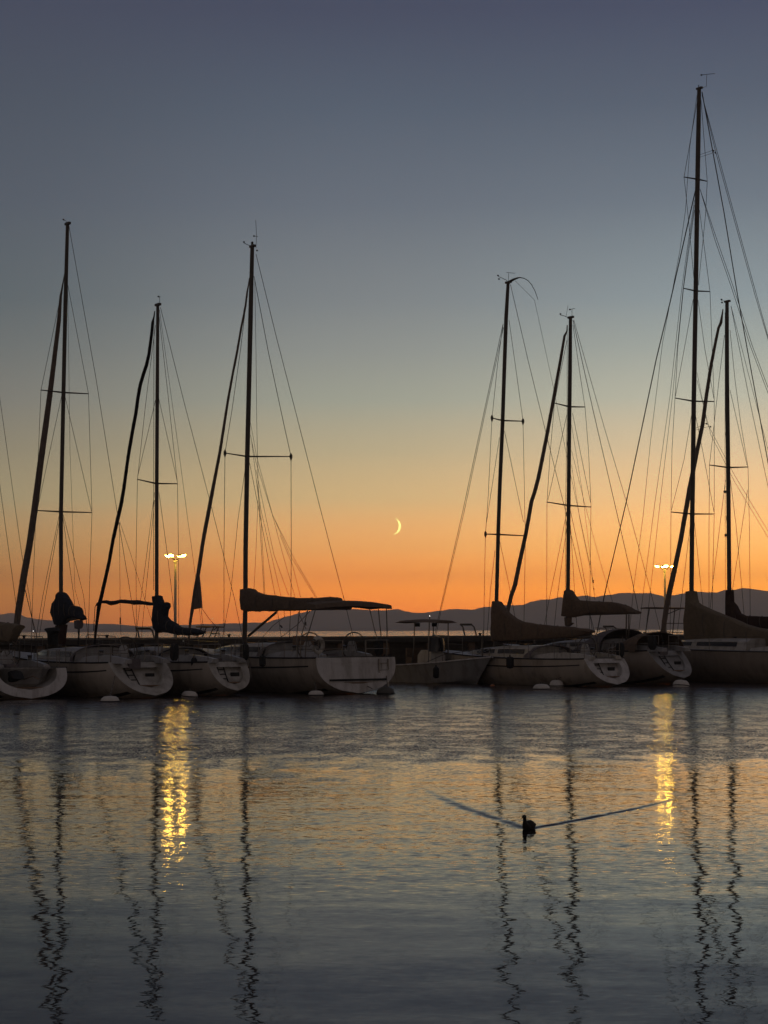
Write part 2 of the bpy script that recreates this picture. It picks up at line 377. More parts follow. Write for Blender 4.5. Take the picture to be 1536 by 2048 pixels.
BG = None
def bollard(px, label):
    global BG
    s = pier_s(px, .45); b = pier_pt(s, .45, PZ)
    if BG is None:
        e = empty('mooring_bollard', b, 0, label, 'bollard', 'bollards along the pier edge')
        m = MB(); m.lathe([(.09, 0), (.06, .04), (.05, .12), (.08, .15), (.085, .18), (.04, .2)], n=12); m.build('post', RUB, e)
        m = MB(); m.lathe([(.13, -.001), (.13, .02), (.08, .03)], n=12); m.build('base_plate', SPAR, e); BG = e; return
    c = BG.copy(); COL.objects.link(c); c.location = b; c['label'] = label
    for ch in BG.children:
        k = ch.copy(); COL.objects.link(k); k.parent = c
for px, lb in ((48, 'short dark bollard on the pier right of the leftmost rolled jib'), (214, 'short dark bollard on the pier below the rolled awning'), (458, 'short dark bollard on the pier left of the big white sailboat mast'),
               (960, 'short dark bollard on the pier right of the tall ladder handrail'), (1290, 'short dark bollard on the pier left of the flat topped canopy')): bollard(px, lb)

def canopy_frame(px0, px1, top, off, label, leg):
    s0, s1 = pier_s(px0, off), pier_s(px1, off); b = pier_pt((s0 + s1) / 2, off, PZ); L = abs(s1 - s0); h = at_dist((px0 + px1) / 2, top, b.y).z - PZ
    e = empty('canopy_frame', b, TH, label, 'canopy', None)
    m = MB(); m.rings([[Vector((x, y, h + .05 * math.cos(y * 1.2) + dz)) for x, y, dz in ((-L / 2, yy, -.04), (L / 2, yy, -.06), (L / 2, yy, 0), (-L / 2, yy, .02))] for yy in (-.8, -.4, 0, .4, .8)]); m.build('canopy', BROWN, e)
    for sg in (-1, 1):
        for yy in (-.6, .6):
            m = MB(); m.tube([(sg * L * .45 * leg - .25, yy, 0), (sg * L * .42 * leg, yy, h)], .028, 6); m.build('leg', SPAR, e)
    m = MB(); m.tube([(-L * .42 * leg, -.6, h * .75), (L * .1, -.6, h)], .022, 6); m.tube([(-L * .45 * leg - .1, -.6, h * .45), (L * .42 * leg, -.6, h * .45)], .02, 6); m.build('brace', SPAR, e)
canopy_frame(1302, 1378, 1217, 2.0, 'flat topped dark canopy on thin legs behind the right lamp post', .8)
canopy_frame(408, 432, 1254.5, 3.6, 'small flat topped dark stand on the pier right of the sagging boom', .5)

# ------------------------------------------------------------------ sailboats
class Boat:
    def __init__(s, stern_px=None, stern=None, bow=None, L=12, label='', name='sailboat'):
        s.L = L
        if stern is None: stern = bow - N * L
        s.o = Vector((stern[0], stern[1], 0)); s.e = empty(name, s.o, TH + R(90), label, 'sailboat', 'sailboats moored along the pier')
        s.M = Matrix.Translation(s.o) @ Matrix.Rotation(TH + R(90), 4, 'Z'); s.I = s.M.inverted()
        s.co = s.I @ CO
    def cp(s, px, py, y=0.0):        # sight line met with the boat's centreline plane
        d = s.I.to_3x3() @ ray(px, py); return s.co + d * ((y - s.co.y) / d.y)
    def ap(s, px, py, x):            # ... with the athwart plane at x
        d = s.I.to_3x3() @ ray(px, py); return s.co + d * ((x - s.co.x) / d.x)
    def r(s, p): return (p - s.co).length / F

def bow_at(px):
    d = ray(px, 1262); k = d.x / d.y; y0 = PY0 - 1.3 / math.cos(TH)
    q = k * y0 / (math.cos(TH) - math.sin(TH) * k); return Vector((0, y0, 0)) + T * q

def hull(b, B=3.7, fs=1.15, fb=1.5, tr=.9, sf=.8, recess=.3, side=SIDE, tm=GEL, bot=.03, rail=RUB, cabin=True, cab_m=GEL3, dz=.45, opened=False):
    L = b.L; n, m = 26, 9; rows = []
    b.B, b.fs, b.fb = B, fs, fb
    def beam(t): return B / 2 * (sf + (1 - sf) * math.sin(math.pi / 2 * t / .4)) if t < .4 else B / 2 * max(.012, (1 - ((t - .4) / .6) ** 2.2)) ** .9
    def sheer(t): return fs - .08 * math.sin(math.pi * t) + (fb - fs) * t ** 1.5
    b.beam, b.sheer = beam, sheer
    def sec(t):
        bb, s_, k_ = beam(t), sheer(t), bot - (.48 + bot) * math.sin(math.pi * min(1, t)) ** .8
        e = 2.7 - 1.3 * t; half = []
        for i in range(m + 1):
            q = (i / m) ** .8
            y = bb * (1 - q ** e) ** (1 / 1.7) * (1 - .05 * (1 - q)); z = s_ + (k_ - s_) * q
            x = t * L + tr * (z / s_) * (1 - t) ** 5 - .75 * t ** 6 * (1 - z / s_)
            half.append((x, y, z))
        return [Vector((x, -y, z)) for x, y, z in half] + [Vector((x, y, z)) for x, y, z in reversed(half[:-1])]
    ts = [(i / n) for i in range(n + 1)]
    rows = [sec(t_) for t_ in ts]
    mb = MB(); mb.rings(rows, closed=False); mb.build('hull', side, b.e)
    st = rows[0]
    # transom ring, recess and inner panel
    zc = fs * .62
    inn = [Vector((0, p_.y * .64, zc + (p_.z - zc) * .60)) for p_ in st]
    if opened: inn = [Vector((0, p_.y * .74, min(p_.z, fs - .012) if i in (0, len(st) - 1) else fs - .012 - (fs - p_.z) * .70)) for i, p_ in enumerate(st)]
    for q in inn: q.x = tr * (q.z / fs)
    back = [q + Vector((recess, 0, 0)) for q in inn]
    mb = MB(); mb.rings([st, inn, back], closed=True, cap=False)
    k = len(mb.v); mb.v += [Vector(q) for q in back]; mb.f.append(tuple(range(k, k + len(back))))
    mb.build('transom', tm, b.e)
    # step in the recess, boarding ladder
    mb = MB(); zz = inn[m].z + .06; mb.box((tr * zz / fs + recess * .5, 0, zz), (recess * .9, B * sf * .34, .05)); mb.build('step', TEAK, b.e, False)
    if recess > .05:
        mb = MB(); yl = B * sf * .17
        def tp_(y, z, o=.03): return Vector((tr * z / fs + recess - o, y, z))
        for yy in (yl - .13, yl + .13): mb.tube([tp_(yy, fs * .34), tp_(yy, fs * .60), tp_(yy, fs * .92, .08), tp_(yy, fs * 1.02, .02)], .018, 6)
        for k in range(4): mb.tube([tp_(yl - .13, fs * (.38 + .13 * k)), tp_(yl + .13, fs * (.38 + .13 * k))], .015, 6)
        mb.build('stern_ladder', RUB, b.e)
        mb = MB(); c_ = tp_(-yl * .8, fs * .62); mb.box(c_, (.04, .34, .16)); mb.build('locker_lid', RUB, b.e, False)
    # deck with sunken cockpit
    rows = []
    for i, t_ in enumerate(ts):
        a = st[0] if i == 0 else sec(t_)[0]
        row = []
        for j in range(-5, 6):
            y = beam(t_) * .95 * j / 5; z = sheer(t_) + .06 * (1 - (j / 5) ** 2) - .012
            if 1 <= i <= 8 and abs(j) <= 2: z -= dz
            row.append(Vector((a.x, y, z)))
        rows.append(row)
    mb = MB(); mb.rings(rows, closed=False); mb.build('deck', GEL3, b.e)
    for sg in (-1, 1):
        mb = MB(); mb.tube([Vector((sec(t_)[0].x, sg * (beam(t_) * .95 + .012), sheer(t_))) for t_ in ts], .028, 6); mb.build('rub_rail', rail, b.e)
    for sg in (-1, 1):
        for q0, q1, nm_ in ((.80, .86, 'boot_stripe'), (.20, .235, 'hull_stripe')):
            if nm_ == 'hull_stripe' and side is SIDED: continue
            a_ = []; c_ = []
            for t_ in ts[1:]:
                e_ = 2.7 - 1.3 * t_; r2 = []
                for q in (q0, q1):
                    s_ = sheer(t_); k_ = bot - (.48 + bot) * math.sin(math.pi * min(1, t_)) ** .8; y = beam(t_) * (1 - q ** e_) ** (1 / 1.7) * (1 - .05 * (1 - q)); z = s_ + (k_ - s_) * q
                    r2.append(Vector((t_ * L + tr * (z / s_) * (1 - t_) ** 5 - .75 * t_ ** 6 * (1 - z / s_), sg * (y + .008), z)))
                a_.append(r2[0]); c_.append(r2[1])
            mb = MB(); mb.rings([a_, c_], closed=False); mb.build(nm_, RUB, b.e)
    # coamings
    for sg in (-1, 1):
        mb = MB(); rs = []
        for i in range(7):
            x = L * (.06 + .045 * i); w_ = beam(x / L) * .52
            h = .26 * math.sin(math.pi * (.15 + .7 * i / 6)); z = sheer(x / L)
            rs.append([Vector((x, sg * (w_ + dy), z + hh)) for dy, hh in ((-.10, -.02), (-.08, h), (.10, h), (.22, -.02))])
        mb.rings(rs); mb.build('coaming', cab_m, b.e)
    if cabin:
        rs = []; x0, x1 = L * .34, L * .76; wr = []
        K = 12
        for i in range(K + 1):
            u = i / K; x = x0 + (x1 - x0) * u; w_ = min(B * .31, beam(x / L) * .66) * (1 - .5 * u ** 3); h = .46 * (1 - u ** 2.6) + .03; z = sheer(x / L)
            half = [(w_, -.02), (w_ * .96, h * .35), (w_ * .90, h * .8), (w_ * .78, h * .97), (w_ * .4, h * 1.05), (0, h * 1.08)]
            rs.append([Vector((x, -a, z + c)) for a, c in half] + [Vector((x, a, z + c)) for a, c in reversed(half[:-1])])
        mb = MB(); mb.rings(rs, closed=True); cb = mb.build('cabin', cab_m, b.e)
        for sg in (-1, 1):
            for (ua, ub) in ((.08, .42), (.47, .75)):
                mb = MB(); rr_ = []
                for i in range(6):
                    u = ua + (ub - ua) * i / 5; x = x0 + (x1 - x0) * u; w_ = min(B * .31, beam(x / L) * .66) * (1 - .5 * u ** 3); h = .46 * (1 - u ** 2.6) + .03; z = sheer(x / L)
                    rr_.append([Vector((x, sg * (w_ * .962 + .012), z + h * .36)), Vector((x, sg * (w_ * .915 + .012), z + h * .74)), Vector((x, sg * (w_ * .90), z + h * .74)), Vector((x, sg * (w_ * .93), z + h * .36))])
                mb.rings(rr_); mb.build('window', GLASS, cb)
        for xx in (.45, .58, .68):
            mb = MB(); x = L * xx; u = (x - x0) / (x1 - x0); mb.box((x, 0, sheer(xx) + (.46 * (1 - u ** 2.6) + .03) * 1.08 + .02), (.5, .5, .05)); mb.build('hatch', GLASS, cb)
    # rails
    zt = .62
    def edge(t_, sg, h): return Vector((t_ * L + (tr * (1 - t_) ** 5), sg * (beam(t_) * .93 - .03), sheer(t_) + h))
    for sg in (-1, 1):
        for t_ in (.16, .29, .42, .55, .68, .80):
            mb = MB(); mb.tube([edge(t_, sg, 0), edge(t_, sg, zt)], .013, 6); mb.build('stanchion', STEEL, b.e)
        for h in (zt, zt * .5):
            mb = MB(); mb.tube([edge(t_, sg, h) for t_ in (.04, .16, .29, .42, .55, .68, .80, .93)], .005, 5); mb.build('lifeline', WIRE, b.e)
    for sg in (-1, 1):
        mb = MB()
        for h in (zt, zt * .5): mb.tube([edge(.08, sg, h), edge(.03, sg, h), edge(.01, sg * .9, h), edge(.01, sg * .3, h)], .014, 6)
        for t_, f_ in ((.08, 1), (.015, .9), (.01, .3)): mb.tube([edge(t_, sg * f_, 0), edge(t_, sg * f_, zt)], .014, 6)
        mb.build('pushpit', STEEL, b.e)
    # cockpit clutter: rope coils on the cabin side, cushions, a cockpit table
    rc = random.Random(int(L * 100))
    for k in range(3):
        x = L * rc.uniform(.10, .32); sg = rc.choice((-1, 1)); z = sheer(x / L) + rc.uniform(.05, .3)
        mb = MB(); mb.torus((x, sg * beam(x / L) * .55, z), (rc.uniform(-.4, .4), 1, .3), .13, .035, 14); mb.build('coiled_rope', ROPE, b.e)
    mb = MB(); x = L * .13; mb.rings([[Vector((x + dx * .35, dy * .22 + .2, sheer(.13) - .2 + z)) for dx, dy in ((-1, -1), (1, -1), (1.1, 0), (1, 1), (-1, 1), (-1.1, 0))] for z in (0, .28, .34)]); mb.build('cushion', GCAN, b.e)
    mb = MB(); x = L * .22; mb.box((x, 0, sheer(.22) + .12), (1.0, .35, .05)); mb.tube([(x, 0, sheer(.22) - .4), (x, 0, sheer(.22) + .1)], .05, 8); mb.build('cockpit_table', TEAK, b.e, False)
    mb = MB(); x = L * rc.uniform(.05, .09); sg = rc.choice((-1, 1)); z = sheer(.06) + .35
    mb.rings([[Vector((x + dx * s_, sg * beam(.06) * .86 + dy * s_, z + zz)) for dx, dy in ((-.16, -.10), (.16, -.10), (.16, .10), (-.16, .10))] for zz, s_ in ((-.3, .5), (-.2, .9), (.1, 1), (.25, .8), (.3, .4))]); mb.build('stern_bag', RUB, b.e)
    mb = MB()
    for h in (zt + .05, zt * .5):
        mb.tube([edge(.88, -1, h), edge(.95, -1, h), edge(.995, 0, h), edge(.95, 1, h), edge(.88, 1, h)], .014, 6)
    for sg in (-1, 1):
        for t_ in (.88, .95): mb.tube([edge(t_, sg, 0), edge(t_, sg, zt + .05)], .014, 6)
    mb.build('pulpit', STEEL, b.e)
    for sg in (-1, 1):
        mb = MB(); x = L * .2; mb.lathe([(.10, 0), (.07, .05), (.065, .12), (.10, .18), (.03, .2)], (x, sg * (beam(.2) * .52 + .05), sheer(.2) + .25), 12); mb.build('winch', STEEL, b.e)

def wheel(b, x, y, r_=.48):
    z = b.sheer(x / b.L); e = MB(); c = Vector((x, y, z + .42)); e.torus(c, (1, 0, .12), r_, .022)
    for k in range(5):
        a = 2 * math.pi * k / 5; e.tube([c, c + Vector((0, math.cos(a) * r_, math.sin(a) * r_))], .01, 5)
    w_ = e.build('steering_wheel', SPAR, b.e)
    e = MB(); e.rings([[Vector((x + .1 + dx, y + dy, z + zz)) for dx, dy in ((-.12 * s_, -.15 * s_), (.12 * s_, -.15 * s_), (.12 * s_, .15 * s_), (-.12 * s_, .15 * s_))] for zz, s_ in ((-.45, 1.2), (.3, 1), (.5, .8), (.6, .5))]); e.build('binnacle', GEL3, b.e)

def sprayhood(b, x, wd, h, ln, m=GCAN):
    rs = []; z0 = b.sheer(x / b.L)
    for i in range(7):
        u = i / 6; hh = h * math.sin(math.pi / 2 * min(1, .08 + u * 1.1)) ; xx = x + ln * (1 - u)
        rs.append([Vector((xx, wd * math.cos(a) * (.8 + .2 * u), z0 + hh * max(0, math.sin(a)) ** .75)) for a in [math.pi * k / 12 for k in range(13)]])
    rs2 = [[q - Vector((.0, 0, .03)) for q in r_] for r_ in reversed(rs)]
    mb = MB(); mb.rings(rs + rs2, closed=False); mb.build('sprayhood', m, b.e)

def mast(b, pts, wpx=8.5, deck=None, m=SPAR):
    P = [b.cp(*q) for q in pts]
    base = P[-1]; up = (P[0] - P[-1]).normalized()
    zb = b.sheer(min(.9, max(.1, base.x / b.L))) - .05
    k = (base.z - zb) / up.z
    P.append(base - up * k); n = len(P)
    rd = [b.r(q) * wpx / 2 * (.82 if i == 0 else 1) for i, q in enumerate(P)]
    mb = MB(); mb.tube(P, rd, 14); o = mb.build('mast', m, b.e); b.mo = o; b.mx = base.x; b.mp = P; b.mr = rd[0]
    mb = MB(); c = P[0]; mb.box(c + Vector((-.02, 0, .03)), (.34, .12, .09)); mb.build('mast_head', m, o, False)
    # exit boxes and steaming light
    for f_ in (.38, .62):
        q = P[-1].lerp(P[0], f_); mb = MB(); mb.box(q + Vector((rd[0] * 1.25, 0, 0)), (.08, .07, .2)); mb.build('mast_fitting', m, o, False)
    return o
def mast_x(b, py_pt):      # centreline x of mast at local z
    a, c = b.mp[0], b.mp[-1]; k = (py_pt.z - c.z) / (a.z - c.z); return c.x + (a.x - c.x) * k
def spreader(b, l, mm, r_, tips=False):
    c = b.cp(*mm)
    for q in (l, r_):
        e = b.ap(q[0], q[1], c.x - .25)
        mb = MB(); mb.tube([c, c.lerp(e, .5), e], [b.r(c) * 1.7, b.r(c) * 1.35, b.r(c) * 1.0], 8)
        if tips: mb.lathe([(.02, -.16), (.06, -.04), (.06, .05), (.02, .13)], e, 8)
        mb.build('spreader', SPAR, b.mo)
def wire(b, name, pts, w_=1.0, mode='a', off=None, m=WIRE):
    P = []
    for q in pts:
        if mode == 'a':
            tmp = b.cp(*q); x = mast_x(b, tmp) - (.25 if True else 0); P.append(b.ap(q[0], q[1], x))
        else: P.append(b.cp(q[0], q[1], off or 0))
    mb = MB(); mb.tube(P, [b.r(q) * w_ / 2 for q in P], 5); return mb.build(name, m, b.e)
def shroud(b, *pts, w=1.0): return wire(b, 'shroud', pts, w)
def stay(b, name, *pts, w=1.1): return wire(b, name, pts, w, 'c')
def jib(b, pts, m=SAIL, lumpy=0):
    P = []; rd = []
    for i in range(len(pts) - 1):
        a, c = pts[i], pts[i + 1]; n = max(1, int(abs(c[1] - a[1]) / 14))
        for k in range(n):
            u = k / n; q = [a[j] + (c[j] - a[j]) * u for j in range(3)]
            p_ = b.cp(q[0], q[1]); P.append(p_); rd.append(b.r(p_) * q[2] / 2 * (1 + lumpy * math.sin(q[1] * .23) * .5 + lumpy * random.uniform(-.5, .5)))
    q = pts[-1]; p_ = b.cp(q[0], q[1]); P.append(p_); rd.append(b.r(p_) * q[2] / 2)
    mb = MB(); mb.tube(P, rd, 12); o = mb.build('furled_jib', m, b.e)
    # furling drum
    mb = MB(); mb.lathe([(.03, -.12), (.11, -.1), (.11, -.07), (.05, -.05), (.05, .05), (.11, .07), (.11, .1), (.03, .12)], P[-1] , 12); mb.build('furling_drum', SPAR, o)
    # spiral luff tape
    mb = MB(); sp_ = []
    for i in range(len(P) * 3 - 2):
        j, fr = divmod(i, 3); a = P[j]; c = P[min(j + 1, len(P) - 1)]; q = a.lerp(c, fr / 3); r_ = rd[j] * 1.02
        an = i * .55; sp_.append(q + Vector((math.cos(an), math.sin(an), 0)) * r_)
    mb.tube(sp_, .008, 4); mb.build('sail_edge', m, o)
    return o
def cloth(b, name, pts, th=.17, m=BROWN, y=0.0, parent=None):
    P = [b.cp(q[0], q[1], y) for q in pts]; n = len(P)
    # subdivide the outline so the canvas can sag and pucker a little
    Q = []
    for i in range(n):
        a, c = P[i], P[(i + 1) % n]; k = max(1, int((c - a).length / .35))
        for j in range(k): Q.append(a.lerp(c, j / k))
    n = len(Q); area = sum(Q[i].x * Q[(i + 1) % n].z - Q[(i + 1) % n].x * Q[i].z for i in range(n)); sg = 1 if area > 0 else -1
    nr = []
    for i in range(n):
        t_ = Q[(i + 1) % n] - Q[i - 1]; nr.append(Vector((t_.z * sg, 0, -t_.x * sg)).normalized())
    W_ = [q + nr[i] * (math.sin(i * 2.1) * .008 + random.uniform(-.01, .01)) for i, q in enumerate(Q)]
    def ring(f_, o_): return [q - nr[i] * o_ + Vector((0, f_ * th, 0)) for i, q in enumerate(W_)]
    def ring(f_, o_): return [q - nr[i] * o_ + Vector((0, f_ * th * (1 + .16 * math.sin(i * 1.7 + f_ * 2) + .10 * math.sin(i * .6)), 0)) for i, q in enumerate(W_)]
    mb = MB(); mb.rings([ring(-1, .09), ring(-.75, .025), ring(0, 0), ring(.75, .025), ring(1, .09)], closed=True)
    o = mb.build(name, m, parent or b.e)
    if name == 'boom_cover':
        xs = [q.x for q in Q]; lo, hi = min(xs), max(xs)
        for k in range(1, 6):
            x = lo + (hi - lo) * k / 6; zs = [Q[i].z + (Q[(i + 1) % n].z - Q[i].z) * (x - Q[i].x) / ((Q[(i + 1) % n].x - Q[i].x) or 1) for i in range(n) if (Q[i].x - x) * (Q[(i + 1) % n].x - x) <= 0]
            if len(zs) < 2: continue
            za, zb_ = min(zs), max(zs); h2 = (zb_ - za) / 2; t2 = MB(); tt = th * 1.2
            t2.tube([Vector((x + .03 * math.sin(a_), math.cos(a_) * tt * min(1, abs(1.35 * math.cos(a_)) + .2), (za + zb_) / 2 + math.sin(a_) * (h2 + .012))) for a_ in [2 * math.pi * j / 24 for j in range(25)]], .014, 5, cap=False)
            t2.build('sail_tie', ROPE, o)
    return o
def boom(b, a, c, w_=7):
    A, C_ = b.cp(*a), b.cp(*c); mb = MB(); mb.tube([A, C_], b.r(A) * w_ / 2, 12); return mb.build('boom', SPAR, b.e)
def vane(b, bar, stem, arm_=None, blob=None):
    mb = MB()
    if stem: mb.tube([b.cp(*q) for q in stem], b.r(b.mp[0]) * .45, 5)
    if bar: mb.tube([b.cp(*q) for q in bar], b.r(b.mp[0]) * .5, 5)
    if arm_: mb.tube([b.cp(*q) for q in arm_], b.r(b.mp[0]) * .6, 5)
    for q in (blob or []):
        c = b.cp(*q); r_ = b.r(c) * 1.9; mb.lathe([(.002, -r_), (r_, -r_ * .4), (r_, r_ * .4), (.002, r_)], c, 8)
    mb.build('wind_vane', SPAR, b.mo)
def extra(b, name, pts, w_=1.0, m=SPAR, x=None, y=None):
    P = [b.cp(q[0], q[1], y or 0) if x is None else b.ap(q[0], q[1], x) for q in pts]
    mb = MB(); mb.tube(P, [b.r(q) * w_ / 2 for q in P], 8); return mb.build(name, m, b.e)

# --- boat at the left edge (only its stern in view)
b = Boat(stern=on_z(64, 1399), L=12.2, label='white sailboat with wide open stern and cockpit at the far left edge')
hull(b, B=3.5, fs=1.05, fb=1.35, tr=.45, sf=.86, recess=.9, tm=GEL, dz=.6, opened=True)
wheel(b, 2.3, .0, .5)
mast(b, [(-76, 330), (-88, 800), (-95, 1200)], 9)
stay(b, 'backstay', (-72, 335), (0, 799), (43, 1105), (60, 1200), (72, 1300), w=1.0)
stay(b, 'backstay', (-70, 400), (0, 973), (31, 1200), (42, 1300), w=1.1)
cloth(b, 'boom_cover', [(-92, 1200), (-60, 1232), (0, 1244), (28, 1247), (40, 1250), (38, 1262), (31, 1275), (24, 1284), (-60, 1284), (-92, 1284)], .2, OLIVE)
boom(b, (-92, 1284), (26, 1281), 6)
cloth(b, 'mooring_line_bag', [(4, 1342), (20, 1336), (34, 1342), (40, 1358), (22, 1366), (6, 1358)], .2, RUB, .4)
extra(b, 'tiller', [(40, 1362), (66, 1352), (78, 1358)], 2.2, TEAK)
spreader(b, (-130, 780), (-87, 782), (-45, 784)); spreader(b, (-140, 1015), (-91, 1016), (-40, 1018))
shroud(b, (-85, 500), (-45, 784), (-40, 1018), (-42, 1290)); shroud(b, (-85, 500), (-130, 780), (-140, 1015), (-140, 1290))
cloth(b, 'outboard_motor', [(95, 1256), (112, 1254), (116, 1262), (112, 1268), (111, 1290), (100, 1290), (99, 1268), (94, 1262)], .12, RUB, -1.4)

# --- first full mast from the left
b = Boat(bow=bow_at(22), L=13.1, label='white sailboat with thick rolled jib and short dark hooded boom, leftmost full mast')
hull(b, B=3.6, fs=1.22, fb=1.5, tr=1.6, sf=.64, recess=.28, side=SIDE, tm=GEL2, bot=.1)
wheel(b, 2.6, 0)
mast(b, [(135, 449), (131, 600), (127, 785), (122, 1023), (122, 1190)], 8.2)
jib(b, [(129, 548, 1.6), (125, 572, 3), (121.5, 592, 5), (118, 640, 8), (110, 706, 9), (103.5, 760, 10), (93, 840, 11.5), (81, 927, 12.5), (69, 1020, 13), (59, 1090, 13), (48, 1150, 13.5), (41, 1195, 13.5), (36, 1228, 13), (32, 1262, 12), (29, 1290, 8)])
spreader(b, (81.5, 780), (126, 785), (177, 787.5)); spreader(b, (74, 1021), (122, 1023.5), (184, 1025))
shroud(b, (133, 556), (177, 787), (184, 1025), (179, 1180), (176, 1300)); shroud(b, (128, 560), (82, 780), (72, 1021), (66, 1180), (62, 1300))
shroud(b, (129, 788), (183, 1022)); shroud(b, (124, 788), (75, 1018))
shroud(b, (125, 1028), (146, 1180), (160, 1300)); shroud(b, (126, 1028), (167, 1190), (178, 1290)); shroud(b, (119, 1028), (86, 1190), (68, 1300)); shroud(b, (119, 1040), (92, 1190), (74, 1300))
stay(b, 'backstay', (138, 452), (192, 757), (232, 1010), (262, 1195), (280, 1312))
stay(b, 'topping_lift', (134, 470), (140, 900), (150, 1180), (162, 1222), w=.7)
stay(b, 'jib_sheet', (48, 1170), (61, 1225), (78, 1290), w=1.6)
cloth(b, 'boom_cover', [(118.5, 1187), (122, 1183), (126, 1184), (131.5, 1190), (136.7, 1198), (143, 1211), (151, 1212), (159.5, 1215), (162, 1225), (168, 1236), (165, 1240.5), (153.6, 1237), (140.6, 1235), (135.4, 1239), (132.8, 1245), (125, 1250), (113, 1250), (108.7, 1238), (106, 1225), (108.7, 1207), (114.6, 1196)], .16, NAVY)
boom(b, (122, 1243), (160, 1236), 5)
vane(b, None, [(134, 446), (131, 441), (126, 440)], None, [(127, 439)])
extra(b, 'outboard_bracket', [(158, 1243), (158, 1262), (157, 1290)], 3.4, RUB); cloth(b, 'outboard_motor', [(153, 1240), (161, 1240), (162, 1250), (160, 1258), (154, 1258)], .12, GCAN)
cloth(b, 'mast_collar', [(113, 1250), (132, 1248), (129, 1290), (114, 1290)], .08, MAROON)
sprayhood(b, 4.3, 1.25, .62, 1.0)

# --- second mast
b = Boat(bow=bow_at(172), L=13.0, label='white sailboat with dark wavy rolled jib and sagging dark mainsail')
hull(b, B=3.1, fs=1.2, fb=1.5, tr=.95, sf=.52, recess=.2, side=SIDE, tm=GEL2, bot=.2)
mast(b, [(315.5, 611), (314.5, 800), (313.5, 967), (313.5, 1190)], 7.6)
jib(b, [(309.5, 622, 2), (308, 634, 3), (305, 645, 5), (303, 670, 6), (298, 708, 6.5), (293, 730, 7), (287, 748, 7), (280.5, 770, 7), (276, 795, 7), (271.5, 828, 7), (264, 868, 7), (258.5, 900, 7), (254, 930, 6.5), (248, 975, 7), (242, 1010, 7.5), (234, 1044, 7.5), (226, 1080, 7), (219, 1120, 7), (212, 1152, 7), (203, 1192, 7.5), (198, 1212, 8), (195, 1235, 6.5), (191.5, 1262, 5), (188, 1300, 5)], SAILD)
spreader(b, (274.5, 958.5), (312, 967), (355, 967.5))
shroud(b, (318, 630), (335, 780), (355, 967), (357, 1110), (358, 1300)); shroud(b, (311, 650), (291, 810), (275, 958), (272, 1120), (273, 1300))
shroud(b, (316, 790), (354, 960)); shroud(b, (311, 800), (276, 950))
shroud(b, (309, 985), (292, 1120), (268, 1300)); shroud(b, (309, 1000), (298, 1120), (280, 1300)); shroud(b, (318, 985), (335, 1110), (356, 1290))
stay(b, 'backstay', (321, 615), (367, 800), (425, 1022), (469, 1198), (490, 1300))
stay(b, 'topping_lift', (319, 620), (338, 760), (358, 905), (375, 1035), (392, 1160), (404, 1262), w=.8)
stay(b, 'halyard', (308, 640), (307.5, 900), (307, 1180), w=1.1)
stay(b, 'jib_sheet', (239, 1045), (240, 1180), (240.5, 1238), (243, 1290), w=.9); stay(b, 'jib_sheet', (240, 1045), (262, 1110), (290, 1200), (306, 1250), w=.8)
extra(b, 'sheet_block', [(240.5, 1235), (240.7, 1248)], 3, SPAR)
mb = MB(); pts = [(193, 1211, 2), (197, 1206, 4), (204, 1204, 5), (212, 1203.5, 7), (222, 1206.5, 9), (232, 1205, 8), (240, 1202.5, 7), (250, 1203, 8), (258, 1204, 7), (268, 1205, 9.5), (278, 1204.5, 9), (288, 1206, 7), (296, 1207, 7.5), (304, 1208, 6), (311, 1208, 5)]
P = [b.cp(q[0], q[1]) for q in pts]; mb.tube(P, [b.r(P[i]) * pts[i][2] / 2 for i in range(len(P))], 12); mb.build('rolled_awning', NAVY, b.e)
extra(b, 'awning_hoop', [(187, 1262), (189, 1230), (190, 1214), (194, 1206), (200, 1204)], 1.6, STEEL)
cloth(b, 'boom_cover', [(310, 1192), (319, 1191), (322, 1200), (326, 1207), (333, 1204), (336, 1206), (336.5, 1214), (334, 1222), (333, 1232), (338, 1240), (349, 1246), (360, 1253), (372, 1256), (386, 1257), (398, 1259), (406, 1262), (407, 1266), (402, 1270), (388, 1271), (372, 1270.5), (356, 1270), (343, 1267), (334, 1262), (325, 1262), (318, 1266), (312, 1258), (308.5, 1240), (308, 1226), (310, 1212)], .15, NAVY)
boom(b, (314, 1262), (402, 1268), 4)
vane(b, [(316, 592), (321, 594)], [(319, 610), (319.5, 600), (318.5, 592)], None, [(317, 593)])
sprayhood(b, 4.2, 1.1, .5, .9, NAVY)
extra(b, 'stern_ladder', [(498, 1318), (500, 1336), (502, 1356)], 3.0, SPAR)

